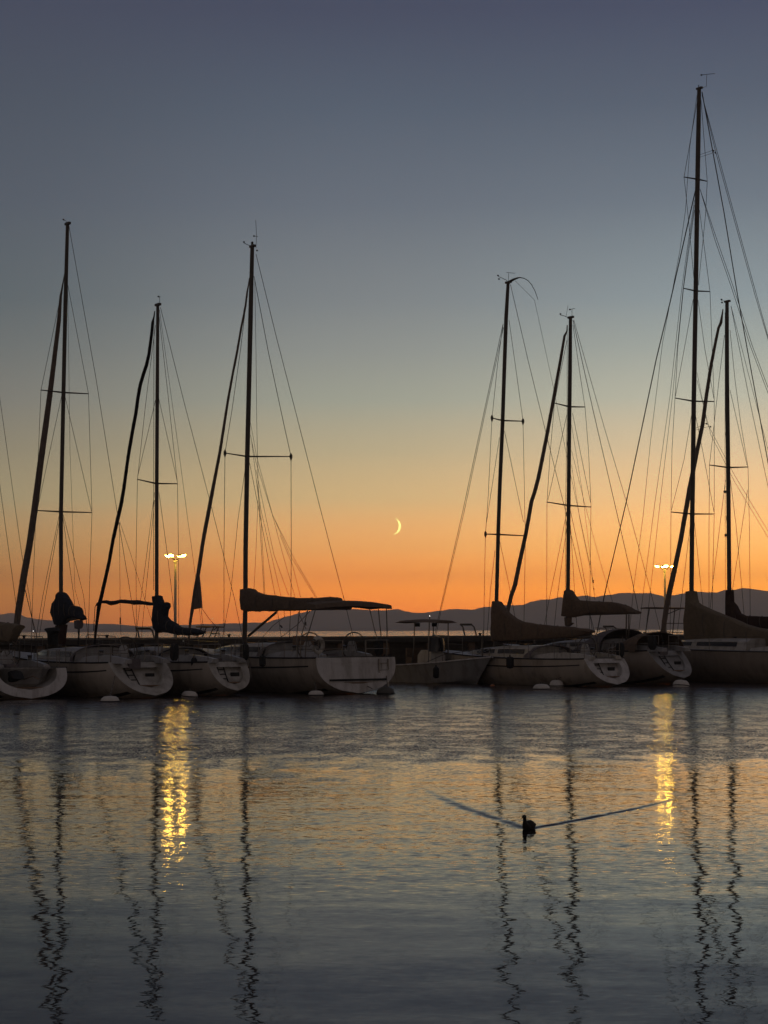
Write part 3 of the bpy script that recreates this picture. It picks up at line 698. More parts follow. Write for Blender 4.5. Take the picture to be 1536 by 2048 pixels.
# --- third mast: the big white one in the middle
b = Boat(bow=bow_at(366), L=13.85, label='large white sailboat with long brown boom cover and wide upright transom')
hull(b, B=4.1, fs=1.32, fb=1.6, tr=.22, sf=.86, recess=.02, side=SIDE, tm=GEL, bot=.04)
mb = MB(); mb.box((.05, .0, .52), (.06, 2.4, .07)); mb.build('swim_platform_gap', RUB, b.e, False)
mb = MB(); mb.box((.16, -.95, .75), (.03, .05, 1.0)); mb.box((.16, -1.35, .75), (.03, .05, 1.0))
for k in range(4): mb.box((.16, -1.15, .35 + k * .25), (.04, .4, .03))
mb.build('boarding_ladder', STEEL, b.e, False)
wheel(b, 1.9, .95, .5); wheel(b, 1.9, -.95, .5)
mast(b, [(504.5, 494), (501, 640), (497.3, 800), (494.5, 913), (491.2, 1100), (490.8, 1200)], 9.6)
jib(b, [(498.5, 556, 1.5), (497, 570, 2.5), (494.5, 583, 3.5), (491, 612, 4), (488, 628, 4), (482.5, 655, 4.2), (474, 705, 4.6), (466, 745, 4.6), (456.5, 797, 5), (449, 845, 5.5), (440.5, 900, 6), (432, 945, 6.5), (421.5, 1000, 7.5), (415, 1035, 8), (410, 1060, 8), (405, 1090, 7.5), (399, 1130, 8), (396, 1150, 8), (391, 1180, 9), (387, 1205, 8), (383.5, 1225, 6.5), (380, 1250, 5), (377, 1285, 4)])
cloth(b, 'jib_clew', [(398, 1146), (400, 1160), (402.5, 1185), (404.5, 1216), (396, 1217), (386, 1219.5), (386, 1200), (391, 1165)], .03, SAIL)
spreader(b, (450, 906), (494.5, 913), (582, 913), True)
shroud(b, (508, 552), (537, 705), (567, 845), (582, 913), (582.5, 1100), (582, 1195), (578, 1300), w=1.3); shroud(b, (493, 600), (481, 700), (464, 820), (450, 906), (448, 1100), (448, 1300), w=1.2)
shroud(b, (490, 940), (476, 1040), (461, 1190), (440, 1300)); shroud(b, (499, 925), (516, 1010), (533, 1100), (552, 1200), (566, 1300))
stay(b, 'backstay', (512, 508), (553, 675), (595, 838), (640, 1015), (688, 1198), (714, 1305), w=1.2)
stay(b, 'halyard', (509.5, 560), (512, 700), (513.5, 840), (516, 960), (520, 1050), (528, 1188), w=.9)
for q in ([(501, 845), (513, 912), (545, 1030), (590, 1120), (634, 1196)], [(501, 870), (512, 925), (544, 1027), (566, 1110), (590, 1194)], [(544, 1027), (580, 1110), (631, 1195)], [(513, 960), (522, 1020), (545, 1120), (562, 1192)], [(503, 880), (522, 1035), (530, 1190)], [(512, 940), (535, 1050), (548, 1110), (577, 1190)], [(516, 1000), (512, 1100), (508, 1180)], [(560, 1070), (585, 1130), (601, 1194)]):
    stay(b, 'lazy_jack', *q, w=.8)
stay(b, 'jib_sheet', (404, 1217), (418, 1237), (436, 1258), (446, 1290), w=1.2); stay(b, 'jib_sheet', (402, 1217), (406, 1250), (409, 1290), w=1.0)
cloth(b, 'boom_cover', [(486, 1178), (490, 1177), (499, 1175.5), (506, 1177), (511, 1183), (525, 1187), (541, 1190), (560, 1192), (586, 1195), (608, 1196), (632, 1195.5), (655, 1194), (674, 1194.2), (680, 1196), (682, 1203), (690, 1206), (700, 1212), (698, 1219), (666, 1219.5), (626, 1220), (580, 1221.6), (540, 1222.5), (496, 1223.6), (487, 1221), (486, 1200)], .17, BROWN)
boom(b, (492, 1220), (700, 1217), 5)
extra(b, 'vang', [(497, 1272), (520, 1252), (552, 1225)], 5.2, SPAR)
extra(b, 'mainsheet', [(620, 1222), (594, 1250), (548, 1285)], 1.3, ROPE); extra(b, 'mainsheet', [(568, 1222), (569, 1234), (545, 1252), (516, 1285)], 1.2, ROPE); extra(b, 'mainsheet', [(596, 1224), (602, 1236), (612, 1258)], 1.2, ROPE)
extra(b, 'sheet_block', [(611, 1244), (611.5, 1251)], 3); extra(b, 'sheet_block', [(561, 1251), (564, 1255)], 3)
# bimini folded over the helm
bx, bz = 1.05, b.cp(690, 1213).z
mb = MB(); rs = []
for i in range(9):
    u = i / 8; y = -1.62 + 3.24 * u; dz_ = .10 * math.sin(math.pi * u) ** .6
    rs.append([Vector((bx + .75 + .1 * math.sin(i), y, bz + dz_ - .1)), Vector((bx + .7, y, bz + dz_ + .07)), Vector((bx, y, bz + dz_ + .12)), Vector((bx - .7, y, bz + dz_ + .05)), Vector((bx - .75, y, bz + dz_ - .1)), Vector((bx, y, bz + dz_ - .07))])
mb.rings(rs); bim = mb.build('bimini', BROWN, b.e)
for sg in (-1, 1):
    for dx, ex in ((-.55, .2), (.6, -.1), (.0, .1)):
        mb = MB(); mb.tube([(bx + dx + ex * 2, sg * 1.72, b.sheer(.1) + .0), (bx + dx + ex * 1.5, sg * 1.72, b.sheer(.1) + .75), (bx + dx + ex, sg * 1.66, b.sheer(.1) + 1.0), (bx + dx, sg * 1.5, bz - .04)], .018, 6); mb.build('bimini_leg', STEEL, bim)
sprayhood(b, 4.6, 1.45, .6, 1.1, GCAN)
mb = MB(); mb.box((3.6, .2, b.sheer(.3) + .62), (.5, .62, .34)); mb.build('companionway_box', TEAK, b.e, False)
mb = MB(); mb.torus((.45, 1.45, b.sheer(0) + .45), (1, .3, 0), .26, .075, arc=.8); mb.build('horseshoe_buoy', GEL2, b.e)
vane(b, [(507, 472), (516, 473)], [(512, 497), (513, 472), (511.5, 440)], [(502, 492), (494, 489), (488, 486)], [(488, 484), (508, 472), (514, 501)])
mb = MB(); c = b.mp[0]; mb.lathe([(.04, .05), (.05, .1), (.05, .2), (.02, .22)], c, 10); mb.build('anchor_light', GLASS, b.mo)

# --- mast right of centre, no jib, arched masthead
b = Boat(bow=bow_at(862), L=13.2, label='sailboat with bare forestay, hooked masthead and long low brown sail cover')
hull(b, B=3.3, fs=1.12, fb=1.4, tr=.9, sf=.66, bot=.1, recess=.3, side=SIDE, tm=GEL, cab_m=GEL2)
wheel(b, 2.0, 0)
mast(b, [(1016.2, 566), (1012.2, 636), (1008.5, 743), (1005, 850), (999.5, 975), (996.7, 1055), (993, 1205)], 7.8)
spreader(b, (984, 836), (1004.5, 841), (1046, 842.5), True); spreader(b, (971, 1068), (996.5, 1069), (1050, 1071.5), True)
mb = MB(); P = [b.cp(*q) for q in ((1015, 568), (1020, 563), (1027, 559), (1035, 556), (1040, 555), (1048, 556.5), (1056, 561), (1063, 569), (1070, 582), (1076, 599))]
mb.tube(P, [b.r(P[0]) * k for k in (3.2, 2.8, 2.4, 1.7, 1.0, .8, .7, .7, .6, .5)], 8); mb.build('backstay_crane', SPAR, b.mo)
stay(b, 'forestay', (1006, 648), (969, 820), (925, 1025), (881, 1216), (866, 1285), w=1.1); stay(b, 'forestay', (1007, 655), (971.5, 820), (928, 1025), (883, 1216), (869, 1285), w=1.0)
shroud(b, (1018, 640), (1032, 740), (1046, 842), (1050, 1044), (1051, 1070), (1049, 1180), (1047, 1300)); shroud(b, (1006, 650), (995, 730), (984, 836), (976, 1000), (971, 1068), (969, 1160), (967, 1300))
shroud(b, (1009, 862), (1047, 1044)); shroud(b, (999, 875), (973, 1045)); shroud(b, (1000, 1084), (1018, 1170), (1042, 1300)); shroud(b, (990, 1100), (981, 1180), (972, 1300))
stay(b, 'backstay', (1021, 569), (1056, 720), (1091, 862), (1131, 1022), (1172, 1196), (1200, 1308), w=1.1)
stay(b, 'topping_lift', (1031, 562), (1069, 600), (1107, 775), (1131, 900), (1180, 1130), w=.7)
cloth(b, 'boom_cover', [(989, 1202), (998.7, 1203), (1006, 1213), (1017, 1226), (1031.6, 1237), (1046, 1243), (1067, 1247), (1103, 1251), (1132, 1253), (1160, 1255.5), (1176, 1257), (1186, 1261), (1184, 1267), (1169, 1271), (1150, 1275), (1100, 1278), (1050, 1280), (988, 1283), (985, 1265), (986, 1225)], .17, BROWN)
boom(b, (991, 1278), (1182, 1268), 6)
vane(b, [(1013, 545), (1030, 546.5)], [(1017, 563), (1017.5, 545)], [(1014, 561), (1004, 556), (997, 553)], [(996, 551), (998, 558)])
sprayhood(b, 4.2, 1.2, .55, 1.0, GCAN)
extra(b, 'flag_staff', [(966, 1260), (965.5, 1290), (965, 1322)], 2.0, SPAR, None, 1.2)

# --- next: reverse transom
b = Boat(bow=bow_at(1006), L=12.8, label='sailboat with short fat brown boom cover and rolled jib, fourth mast from the right')

hull(b, B=3.4, fs=1.4, fb=1.6, tr=1.5, sf=.58, recess=.10, side=SIDED, tm=GEL3, bot=.28)
mast(b, [(1141, 636), (1140, 740), (1138.5, 860), (1137.2, 1010), (1136, 1180)], 8.0)
jib(b, [(1134.5, 650, 2), (1134, 662, 3), (1129, 672, 5), (1121, 720, 6), (1112.5, 767, 6.5), (1104, 815, 7), (1092, 880, 7.5), (1077, 955, 8), (1069, 985, 8), (1063, 1003, 8), (1057.5, 1035, 8), (1052, 1066, 8), (1040, 1121, 8.5), (1030, 1170, 9), (1023, 1190, 8.5), (1017, 1214, 8), (1013, 1235, 7), (1007, 1275, 5)])
spreader(b, (1109, 806), (1139, 813.5), (1170, 814)); spreader(b, (1094, 1004), (1137, 1011), (1182, 1014))
shroud(b, (1146, 650), (1158, 735), (1170, 814), (1177, 900), (1182, 1010), (1180, 1180), (1178, 1300)); shroud(b, (1134, 680), (1121, 745), (1109, 806), (1100, 910), (1094, 1004), (1093.5, 1180), (1093, 1300))
shroud(b, (1134, 828), (1096, 1000)); shroud(b, (1145, 826), (1181, 1005)); shroud(b, (1134, 1020), (1119, 1100), (1098, 1200), (1080, 1300)); shroud(b, (1134, 1050), (1115, 1190), (1104, 1300)); shroud(b, (1141, 1022), (1158, 1100), (1176, 1200), (1190, 1300)); shroud(b, (1141, 1050), (1149, 1180), (1156, 1290))
stay(b, 'halyard', (1134.5, 655), (1134, 830), (1131, 1020), (1131, 1180), w=.9); stay(b, 'lazy_jack', (1143, 930), (1160, 1040), (1185, 1160), (1190, 1200), w=.7); stay(b, 'lazy_jack', (1143, 900), (1170, 1010), (1205, 1140), (1225, 1203), w=.7)
stay(b, 'backstay', (1148, 641), (1180, 755), (1210, 860), (1253, 1004), (1301, 1182), (1330, 1300), w=1.0)
stay(b, 'topping_lift', (1146, 640), (1186, 820), (1237, 1040), (1262, 1150), (1277, 1224), w=1.3)
stay(b, 'lazy_jack', (1143, 850), (1165, 985), (1186, 1162), w=.7); extra(b, 'sheet_block', [(1186, 1160), (1186.5, 1166)], 3); extra(b, 'sheet_block', [(1187.5, 1176), (1188, 1180)], 2)
cloth(b, 'boom_cover', [(1132, 1181), (1137, 1178.5), (1141.7, 1180), (1148.5, 1190.6), (1156.6, 1200), (1180, 1202), (1209, 1203), (1236, 1205.6), (1255, 1211), (1266, 1218), (1277, 1223), (1277, 1228.5), (1228, 1228), (1182, 1226.7), (1166, 1232), (1147, 1235), (1127, 1233.5), (1126, 1223), (1128, 1204)], .17, BROWN)
boom(b, (1134, 1230), (1276, 1226), 4)
for q in ((1253, 1229), (1258, 1229)): extra(b, 'boom_strut', [q, (q[0] - 1, 1286)], 3.0, STEEL)
cloth(b, 'gooseneck_bag', [(1130, 1234), (1142, 1234), (1142, 1244), (1147, 1247), (1140, 1252), (1131, 1252)], .08, BROWN)
vane(b, [(1138, 619), (1150, 617)], [(1144, 634), (1144, 618)], [(1136, 635), (1129, 632), (1121, 630)], [(1121, 628), (1140, 619)])
extra(b, 'aerial', [(1132, 634), (1134, 622), (1136, 610)], .7)
sprayhood(b, 4.0, 1.45, .95, 2.2, GCAN)
sprayhood(b, 1.8, 1.35, .8, 2.0, BROWN)

# --- the tall one
b = Boat(bow=bow_at(1188), L=18.0, label='tall dark hulled sailing yacht with four spreaders and wide olive sail cover, tallest mast')
hull(b, B=4.6, fs=1.35, fb=1.7, tr=.8, sf=.7, recess=.3, side=SIDED, tm=GEL3, rail=STEEL, cab_m=GEL2)
mast(b, [(1398.3, 178), (1396.3, 291), (1394.6, 388), (1391.5, 582), (1387.6, 802), (1385.5, 974), (1384.5, 1028), (1383, 1180)], 9.2, m=SPAR)
for a in (((1368, 354), (1395.2, 358.5), (1414.5, 362.5)), ((1367, 576.5), (1391.6, 582), (1420, 583)), ((1350, 796), (1387.6, 802.5), (1428.5, 803)), ((1342.5, 1024), (1384.5, 1028), (1428.5, 1028))): spreader(b, *a, tips=False)
stay(b, 'forestay', (1391, 380), (1340, 605), (1313, 716), (1252.5, 1004), (1210, 1185), (1192, 1275), w=2.2)
for q in ([(1394, 190), (1380, 290), (1371, 420), (1360, 500), (1325, 686), (1301, 883), (1286, 1034), (1268, 1170), (1258, 1270)], [(1389, 400), (1374, 500), (1362, 590), (1340, 792), (1310, 1004), (1287, 1182), (1276, 1275)], [(1389, 410), (1376, 500), (1366, 580), (1345, 792), (1322, 989), (1301, 1180), (1290, 1275)]): stay(b, 'halyard', *q, w=.9)
shroud(b, (1395, 200), (1381, 280), (1368, 354), (1371, 380), (1378, 450), (1388, 560)); shroud(b, (1402, 200), (1409, 290), (1414.5, 362), (1411, 430), (1402, 520), (1397, 570))
shroud(b, (1389, 420), (1367, 577), (1356, 690), (1350, 796), (1344, 900), (1342, 1024), (1341, 1180), (1340, 1310)); shroud(b, (1399, 420), (1420, 583), (1424, 690), (1428.5, 803), (1428.5, 1028), (1425, 1180), (1423, 1310))
shroud(b, (1386, 600), (1370, 690), (1351, 792)); shroud(b, (1396, 600), (1410, 700), (1428, 798)); shroud(b, (1383, 830), (1368, 920), (1343, 1020)); shroud(b, (1391, 830), (1405, 900), (1428, 1024)); shroud(b, (1381, 1045), (1364, 1190), (1350, 1300)); shroud(b, (1389, 1045), (1403, 1185), (1416, 1300))
stay(b, 'backstay', (1404, 184), (1425, 300), (1448, 425), (1475, 590), (1495, 701), (1536, 925), (1575, 1120), (1612, 1310), w=2.0)
for dx in (0, 3): stay(b, 'backstay', (1404, 190), (1431 + dx, 302), (1470 + dx, 445), (1510 + dx, 590), (1560, 760), (1680, 1290), w=1.1)
for dx in (0, 4): stay(b, 'running_backstay', (1400, 378), (1430 + dx, 480), (1463 + dx, 575), (1500 + dx, 690), (1536 + dx, 786), (1680, 1200), w=1.1)
stay(b, 'lazy_jack', (1394, 745), (1414, 846), (1470, 952), (1536, 1062), (1600, 1160), w=.8); stay(b, 'lazy_jack', (1394, 760), (1422, 870), (1470, 965), (1536, 1075), (1590, 1170), w=.8)
for q in (((1398, 310), (1427, 300)), ((1398, 315), (1431, 304)), ((1390, 857), (1413, 846)), ((1392, 860), (1421, 852))): stay(b, 'stay_flicker', *q, w=.7); extra(b, 'sheet_block', [q[1], (q[1][0], q[1][1] + 3)], 3)
cloth(b, 'boom_cover', [(1378, 1182), (1388, 1182), (1389, 1196), (1392, 1203.5), (1400, 1209), (1424, 1220), (1451, 1231), (1478, 1242), (1491, 1248), (1512, 1254), (1536, 1259), (1600, 1268), (1640, 1276), (1640, 1296), (1536, 1299), (1480, 1297), (1440, 1291), (1400, 1285), (1376, 1283), (1373, 1240), (1375, 1210)], .25, OLIVE)
boom(b, (1380, 1281), (1640, 1293), 8)
vane(b, [(1402, 150), (1430, 147)], [(1399, 177), (1413, 173), (1413.5, 149)], None, [(1403, 150)])
extra(b, 'aerial', [(1397.5, 178), (1397.3, 170)], 1.6)
sprayhood(b, 6.5, 1.3, .55, 1.6, BROWN)
wheel(b, 3.2, 0, .6)

# --- last mast on the right
b = Boat(bow=bow_at(1312), L=13.4, label='sailboat with thick rolled jib and maroon boom cover at the right edge')
hull(b, B=3.5, fs=1.2, fb=1.5, tr=.8, sf=.7, recess=.3, side=SIDE, tm=GEL)
mast(b, [(1454, 604), (1454, 762), (1456.3, 935), (1457.5, 1060), (1458.6, 1185)], 8.6)
jib(b, [(1446, 618, 2), (1444, 632, 4), (1442, 645, 6), (1437, 656, 5.5), (1430, 690, 6), (1422, 731, 6.5), (1413, 790, 7.5), (1405, 850, 8), (1395, 898, 8.5), (1380, 973, 9.5), (1371, 1025, 9.5), (1361.6, 1079, 9.5), (1351, 1130, 10), (1340, 1179, 11), (1333, 1215, 11), (1328, 1248, 10), (1324, 1290, 6)])
spreader(b, (1419, 930), (1456, 935), (1496.5, 934))
shroud(b, (1460, 660), (1470, 760), (1482, 850), (1496, 934), (1499, 1060), (1501, 1300)); shroud(b, (1449, 670), (1438, 760), (1428, 850), (1419, 930), (1418, 1060), (1418, 1300))
shroud(b, (1460, 780), (1494, 930)); shroud(b, (1451, 960), (1440, 1050), (1424, 1180), (1412, 1300)); shroud(b, (1461, 960), (1472, 1050), (1484, 1180), (1494, 1300)); shroud(b, (1495, 980), (1480, 1080), (1464, 1185))
stay(b, 'backstay', (1462, 612), (1497, 790), (1536, 973), (1570, 1130), (1600, 1300)); stay(b, 'backstay', (1462, 612), (1500, 760), (1536, 900), (1590, 1110), (1630, 1300), w=.9)
stay(b, 'halyard', (1450, 625), (1450, 900), (1451, 1180), w=.8)
cloth(b, 'boom_cover', [(1454.7, 1180), (1464, 1180), (1465, 1203), (1472, 1211), (1480, 1226), (1491, 1231), (1536, 1233), (1600, 1238), (1600, 1258), (1536, 1257), (1454, 1257), (1453, 1220)], .17, MAROON)
boom(b, (1458, 1254), (1600, 1256), 6)
for q in ((1450, 981), (1452, 1068)): extra(b, 'mast_lamp', [q, (q[0], q[1] + 5)], 6)
vane(b, None, [(1456, 603), (1449, 602), (1443, 601)], None, [(1443, 599), (1444, 605)])

# ------------------------------------------------------------------ small motorboat with hard top, bow towards us
bw = on_z(984, 1369)
ms = bw + N * 7.8
class MBoat(Boat):
    def __init__(s):
        s.L = 7.8; s.o = Vector((ms.x, ms.y, 0)); s.e = empty('motorboat', s.o, TH - R(90), 'small open motorboat with flat canopy over its console, bow towards the camera', 'motorboat')
        s.M = Matrix.Translation(s.o) @ Matrix.Rotation(TH - R(90), 4, 'Z'); s.I = s.M.inverted(); s.co = s.I @ CO
b = MBoat(); L = 7.8
def mbeam(t_): return 1.1 * (.9 + .1 * math.sin(t_ * math.pi)) * (1 if t_ < .45 else max(.02, 1 - ((t_ - .45) / .55) ** 2.4) ** .8)
def msh(t_): return .72 + .42 * t_ ** 2
rows = []
for i in range(21):
    t_ = i / 20; bb, s_ = mbeam(t_), msh(t_); half = []
    for q in (0, .2, .4, .6, .75, .9, 1):
        z = s_ + (-.3 * (1 - t_ ** 4) - s_ * 1.0) * q if t_ < 1 else s_ * (1 - q)
        y = bb * (1 - .15 * q - (.45 * t_ * q)) if q < .9 else bb * (.55 * (1 - t_) if q < 1 else 0)
        half.append(Vector((t_ * L - 1.1 * q * t_ ** 5, y, z)))
    rows.append([Vector((h.x, -h.y, h.z)) for h in half] + [h for h in reversed(half[:-1])])
mb = MB(); mb.rings(rows, closed=False); k = len(mb.v); mb.v += rows[0]; mb.f.append(tuple(range(k, k + len(rows[0])))); mb.build('hull', GEL3, b.e)
mb = MB(); mb.rings([[Vector((i / 20 * L, mbeam(i / 20) * .96 * j / 3, msh(i / 20) - (.35 if abs(j) < 3 and 1 < i < 17 else .01))) for j in range(-3, 4)] for i in range(21)], closed=False); mb.build('deck', GEL2, b.e)
for sg in (-1, 1):
    mb = MB(); mb.tube([Vector((i / 20 * L, sg * mbeam(i / 20), msh(i / 20))) for i in range(21)], .035, 6); mb.build('gunwale', GEL, b.e)
mb = MB(); mb.rings([[Vector((3.3 + dx * s_, dy * s_, z)) for dx, dy in ((-.45, -.45), (.55, -.4), (.55, .4), (-.45, .45))] for z, s_ in ((.4, 1), (1.2, .95), (1.42, .7))]); mb.build('console', GEL2, b.e)
mb = MB(); mb.rings([[Vector((3.75 + x, .46 * s_ * y, z)) for x, y in ((0, -1), (.18, -.6), (.24, 0), (.18, .6), (0, 1))] for z, s_ in ((1.35, 1), (1.75, .85), (1.95, .7))], closed=False); mb.build('windscreen', GLASS, b.e)
mb = MB(); mb.box((2.2, 0, .85), (.5, .9, .5)); mb.box((2.0, 0, 1.25), (.12, .9, .5)); mb.build('helm_seat', BROWN, b.e, False)
mb = MB(); mb.torus((2.85, 0, 1.3), (1, 0, .5), .18, .02); mb.build('steering_wheel', SPAR, b.e)
tz = at_dist(850, 1244, 84).z
mb = MB(); rs = []
for i in range(11):
    u = i / 10; x = 1.35 + 3.1 * u; hw = .92 * (1 - .35 * (abs(u - .5) * 2) ** 4)
    dz_ = .05 * math.sin(math.pi * u) - .02 * u
    rs.append([Vector((x, -hw, tz + dz_ - .02)), Vector((x, -hw * .6, tz + dz_ + .06)), Vector((x, 0, tz + dz_ + .09)), Vector((x, hw * .6, tz + dz_ + .06)), Vector((x, hw, tz + dz_ - .02)), Vector((x, 0, tz + dz_ - .05))])
mb.rings(rs); top_ = mb.build('canopy', BROWN, b.e)
for x0, x1 in ((2.5, 2.75), (3.9, 3.9)):
    for sg in (-1, 1):
        mb = MB(); mb.tube([(x0, sg * .55, .45), (x1 - .05, sg * .52, 1.5), (x1, sg * .5, tz)], .028, 8); mb.build('canopy_leg', STEEL, b.e)
for sg in (-1, 1):
    mb = MB(); mb.box((2.9, sg * .45, tz - .12), (.22, .12, .16)); mb.build('speaker', RUB, b.e, False)
mb = MB(); mb.tube([(3.2, 0, tz + .05), (3.2, 0, tz + .26)], .02, 6); lo = mb.build('anchor_light', SPAR, b.e)
mb = MB(); mb.lathe([(.002, tz + .26), (.008, tz + .265), (.008, tz + .275), (.002, tz + .28)], (3.2, 0, 0), 8); mb.build('bulb', WHITEL, lo)
for sg in (-1, 1):
    mb = MB(); mb.tube([(L * .55, sg * mbeam(.55), msh(.55)), (L * .7, sg * mbeam(.7) * .95, msh(.7) + .3), (L * .9, sg * mbeam(.9) * .9, msh(.9) + .38), (L * .99, 0, msh(1) + .36)], .016, 6); mb.build('bow_rail', STEEL, b.e)
    for t_ in (.7, .9):
        mb = MB(); mb.tube([(L * t_, sg * mbeam(t_) * .95, msh(t_)), (L * t_, sg * mbeam(t_) * .93, msh(t_) + (.3 if t_ < .8 else .38))], .013, 6); mb.build('rail_post', STEEL, b.e)
mb = MB(); mb.rings([[Vector((-.25 + dx * s_, dy * s_, z)) for dx, dy in ((-.22, -.18), (.22, -.16), (.22, .16), (-.22, .18))] for z, s_ in ((-.2, .3), (.5, .5), (.75, 1), (1.05, 1), (1.2, .7))]); mb.build('outboard_motor', RUB, b.e)

tp = pier_pt(pier_s(925, -3.2), -3.2)
tn = empty('dinghy', tp, TH, 'small grey inflatable dinghy tied up between the motorboat and the pier', 'dinghy')
mb = MB(); mb.tube([(-1.6, -.62, .3), (.6, -.62, .3), (1.2, -.45, .34), (1.55, 0, .42), (1.2, .45, .34), (.6, .62, .3), (-1.6, .62, .3)], .21, 14); mb.build('tube', GEL3, tn)
mb = MB(); mb.box((-.1, 0, .12), (2.6, 1.0, .1)); mb.build('floor', RUB, tn, False)
mb = MB(); mb.box((-.2, 0, .42), (.3, 1.0, .06)); mb.build('seat', TEAK, tn, False)
mb = MB(); mb.rings([[Vector((-1.6 + dx * s_, dy * s_, z)) for dx, dy in ((-.15, -.13), (.15, -.11), (.15, .11), (-.15, .13))] for z, s_ in ((-.3, .3), (.35, .4), (.5, 1), (.78, 1), (.9, .6))]); mb.build('outboard_motor', RUB, tn)

# ------------------------------------------------------------------ buoys, fenders, mooring lines
def buoy(px, py, wpx, hpx, label, m=BUOYM, tilt=0):
    p_ = on_z(px, py); sc_ = (p_ - CO).length / F; r_ = wpx / 2 * sc_; h = hpx * sc_
    e = empty('mooring_buoy', p_, random.uniform(0, 3), label, 'buoy', 'mooring buoys floating behind the sterns'); e.rotation_euler.x = R(tilt)
    mb = MB(); mb.lathe([(.01, -.25), (r_ * .8, -.2), (r_, -.04), (r_ * 1.0, h * .25), (r_ * .9, h * .6), (r_ * .65, h * .9), (r_ * .2, h * 1.0), (.01, h)], n=24); mb.build('float', m, e)
    mb = MB(); mb.torus((0, 0, h + .03), (0, 1, 0), .05, .012, 12); mb.build('ring', SPAR, e)
    mb = MB(); mb.torus((0, 0, h * .12), (0, 0, 1), r_ * 1.0, .02, 24); mb.build('waterline_band', RUB, e)
    return p_ + Vector((0, 0, h))
B1 = buoy(220, 1404, 37, 12, 'flat grey white buoy in front of the second stern from the left')
B2 = buoy(379, 1394, 33, 12, 'flat grey buoy beside the gold lamp reflection at left', tilt=4)
B3 = buoy(632, 1391, 31, 10, 'flat white buoy below the side of the big white sailboat')
B4 = buoy(771, 1388, 36, 14, 'dark wide buoy under the right corner of the big white transom', mat('buoy_dark', (.09, .085, .07), .6))
B5 = buoy(1083, 1379, 34, 11, 'nearest grey buoy right of the motorboat, low and flat')
B6 = buoy(1113, 1373, 28, 13, 'taller pale buoy touching the hull just behind the flat grey buoy')
B7 = buoy(1362, 1373, 33, 13, 'pale tilted buoy under the stern left of the right end hull', tilt=8)
B8 = buoy(985, 1374, 10, 5, 'tiny orange buoy under the motorboat bow', ORANGE)

def line(a, c, sag, label, r_=.016):
    mb = MB(); P = [a.lerp(c, k / 10) - Vector((0, 0, sag * math.sin(math.pi * k / 10))) for k in range(11)]
    mb.tube(P, r_, 5); return tag(mb.build('mooring_line', ROPE), label, 'rope', 'mooring lines from sterns to buoys')
line(at_dist(640, 1309, 72.5), at_dist(745, 1378, 69.3), .05, 'dark diagonal mooring line crossing the big white transom')
line(at_dist(582 + 44, 1312, 71.6), B3, .02, 'pale steep mooring line above the white buoy beside the big sailboat', .02)
line(at_dist(238, 1275, 73.5), at_dist(256, 1320, 67.6), .02, 'thin pale line slanting down to the second stern from the left')
line(at_dist(770, 1312, 71.0), at_dist(775, 1374, 69.6), .02, 'mooring line hanging down the right corner of the big white transom', .018)
line(at_dist(1172, 1312, 78.5), B6, .08, 'slack mooring line from the low stern to the taller pale buoy')
line(at_dist(236, 1315, 68.5), B1, .12, 'slack mooring line from the second stern to the flat buoy at left')

def fender(px, py, y, h, r_, label, m=RUB):
    p_ = at_dist(px, py, y); e = empty('fender', p_, 0, label, 'fender', 'fenders hanging on the hulls')
    mb = MB(); mb.lathe([(.01, -h / 2), (r_ * .7, -h * .45), (r_, -h * .35), (r_, h * .35), (r_ * .7, h * .45), (.03, h / 2), (.03, h / 2 + .06)], n=14); mb.build('float', m, e)
    mb = MB(); mb.tube([(0, 0, h / 2 + .05), (0, 0, h / 2 + .45)], .01, 5); mb.build('rope', ROPE, e)
fender(872, 1345, 81.0, .5, .13, 'round black fender on the side of the motorboat')
fender(388, 1335, 68.6, .75, .11, 'long dark fender hanging on the third hull from the left')
fender(1020, 1325, 79.6, .5, .16, 'black fender between the motorboat bow and the next hull')
fender(525, 1322, 68.2, .4, .12, 'dark fender at the stern corner left of the big white sailboat')

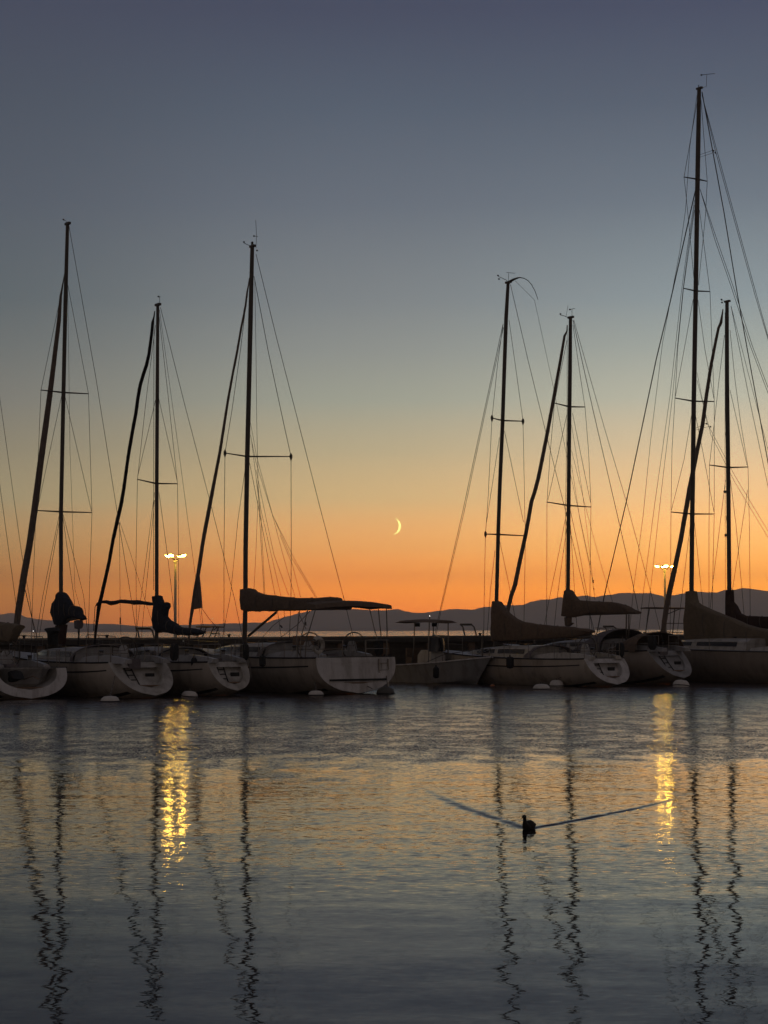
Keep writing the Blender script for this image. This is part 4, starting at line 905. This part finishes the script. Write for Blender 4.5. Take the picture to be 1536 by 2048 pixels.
# ------------------------------------------------------------------ the swimming bird
dk = empty('duck', DUCK + Vector((0, 0, 0)), R(-118), 'small dark duck swimming towards the camera at the tip of its wake', 'duck')
import bmesh
def ell(mb, c, r_, n=16, m=10, taper=None):
    c = Vector(c); rs = []
    for j in range(m + 1):
        a = math.pi * j / m; x = -math.cos(a)
        rs.append([c + Vector((x * r_[0], math.cos(2 * math.pi * k / n) * r_[1] * max(.02, math.sin(a)), math.sin(2 * math.pi * k / n) * r_[2] * max(.02, math.sin(a)) )) for k in range(n)])
    mb.rings(rs)
DUCKM = mat('dark_feathers', (.022, .018, .014), .8, var=.35, scale=60, bump=.4)
# one continuous body: tail, back, breast, neck and head grown together
mb = MB()
ell(mb, (-.02, 0, .036), (.100, .070, .066)); ell(mb, (.04, 0, .026), (.065, .055, .048)); ell(mb, (-.10, 0, .030), (.04, .026, .016))
mb.tube([(.06, 0, .03), (.095, 0, .065), (.102, 0, .105), (.104, 0, .14), (.108, 0, .155)], [.05, .034, .022, .021, .018], 12)
ell(mb, (.118, 0, .150), (.038, .024, .026))
so = mb.build('body', DUCKM, dk); rm = so.modifiers.new('join', 'REMESH'); rm.mode = 'VOXEL'; rm.voxel_size = .006; rm.use_smooth_shade = True
sm = so.modifiers.new('soft', 'SMOOTH'); sm.iterations = 3
mb = MB(); mb.rings([[Vector((.158 + dx, y * s_, .143 + z * s_)) for y, z in ((-.012, 0), (0, .007), (.012, 0), (0, -.005))] for dx, s_ in ((-.012, 1), (.012, .95), (.030, .8), (.038, .3))]); mb.build('bill', mat('bill', (.10, .06, .02), .5), dk)
for sg in (-1, 1):
    mb = MB(); ell(mb, (-.025, sg * .056, .044), (.065, .012, .024)); mb.build('wing', DUCKM, dk)
    mb = MB(); mb.lathe([(.0005, -.003), (.003, 0), (.0005, .003)], (.128, sg * .0225, .156), 8); mb.build('eye', GLASS, dk)

# ------------------------------------------------------------------ evening haze over the bay
hz = bpy.data.materials.new('haze'); hz.use_nodes = True; h = NT(hz.node_tree)
pv = h.n('ShaderNodeVolumePrincipled'); ho = h.n('ShaderNodeOutputMaterial'); h.l(pv.outputs[0], ho.inputs['Volume'])
pv.inputs['Color'].default_value = (.95, .93, .95, 1); pv.inputs['Density'].default_value = HAZE; pv.inputs['Anisotropy'].default_value = .6
mb = MB(); mb.box((0, 4830, (HTOP - 1) / 2), (26400, 10340, HTOP + 1))
tag(mb.build('haze', hz, smooth=False), kind='stuff')
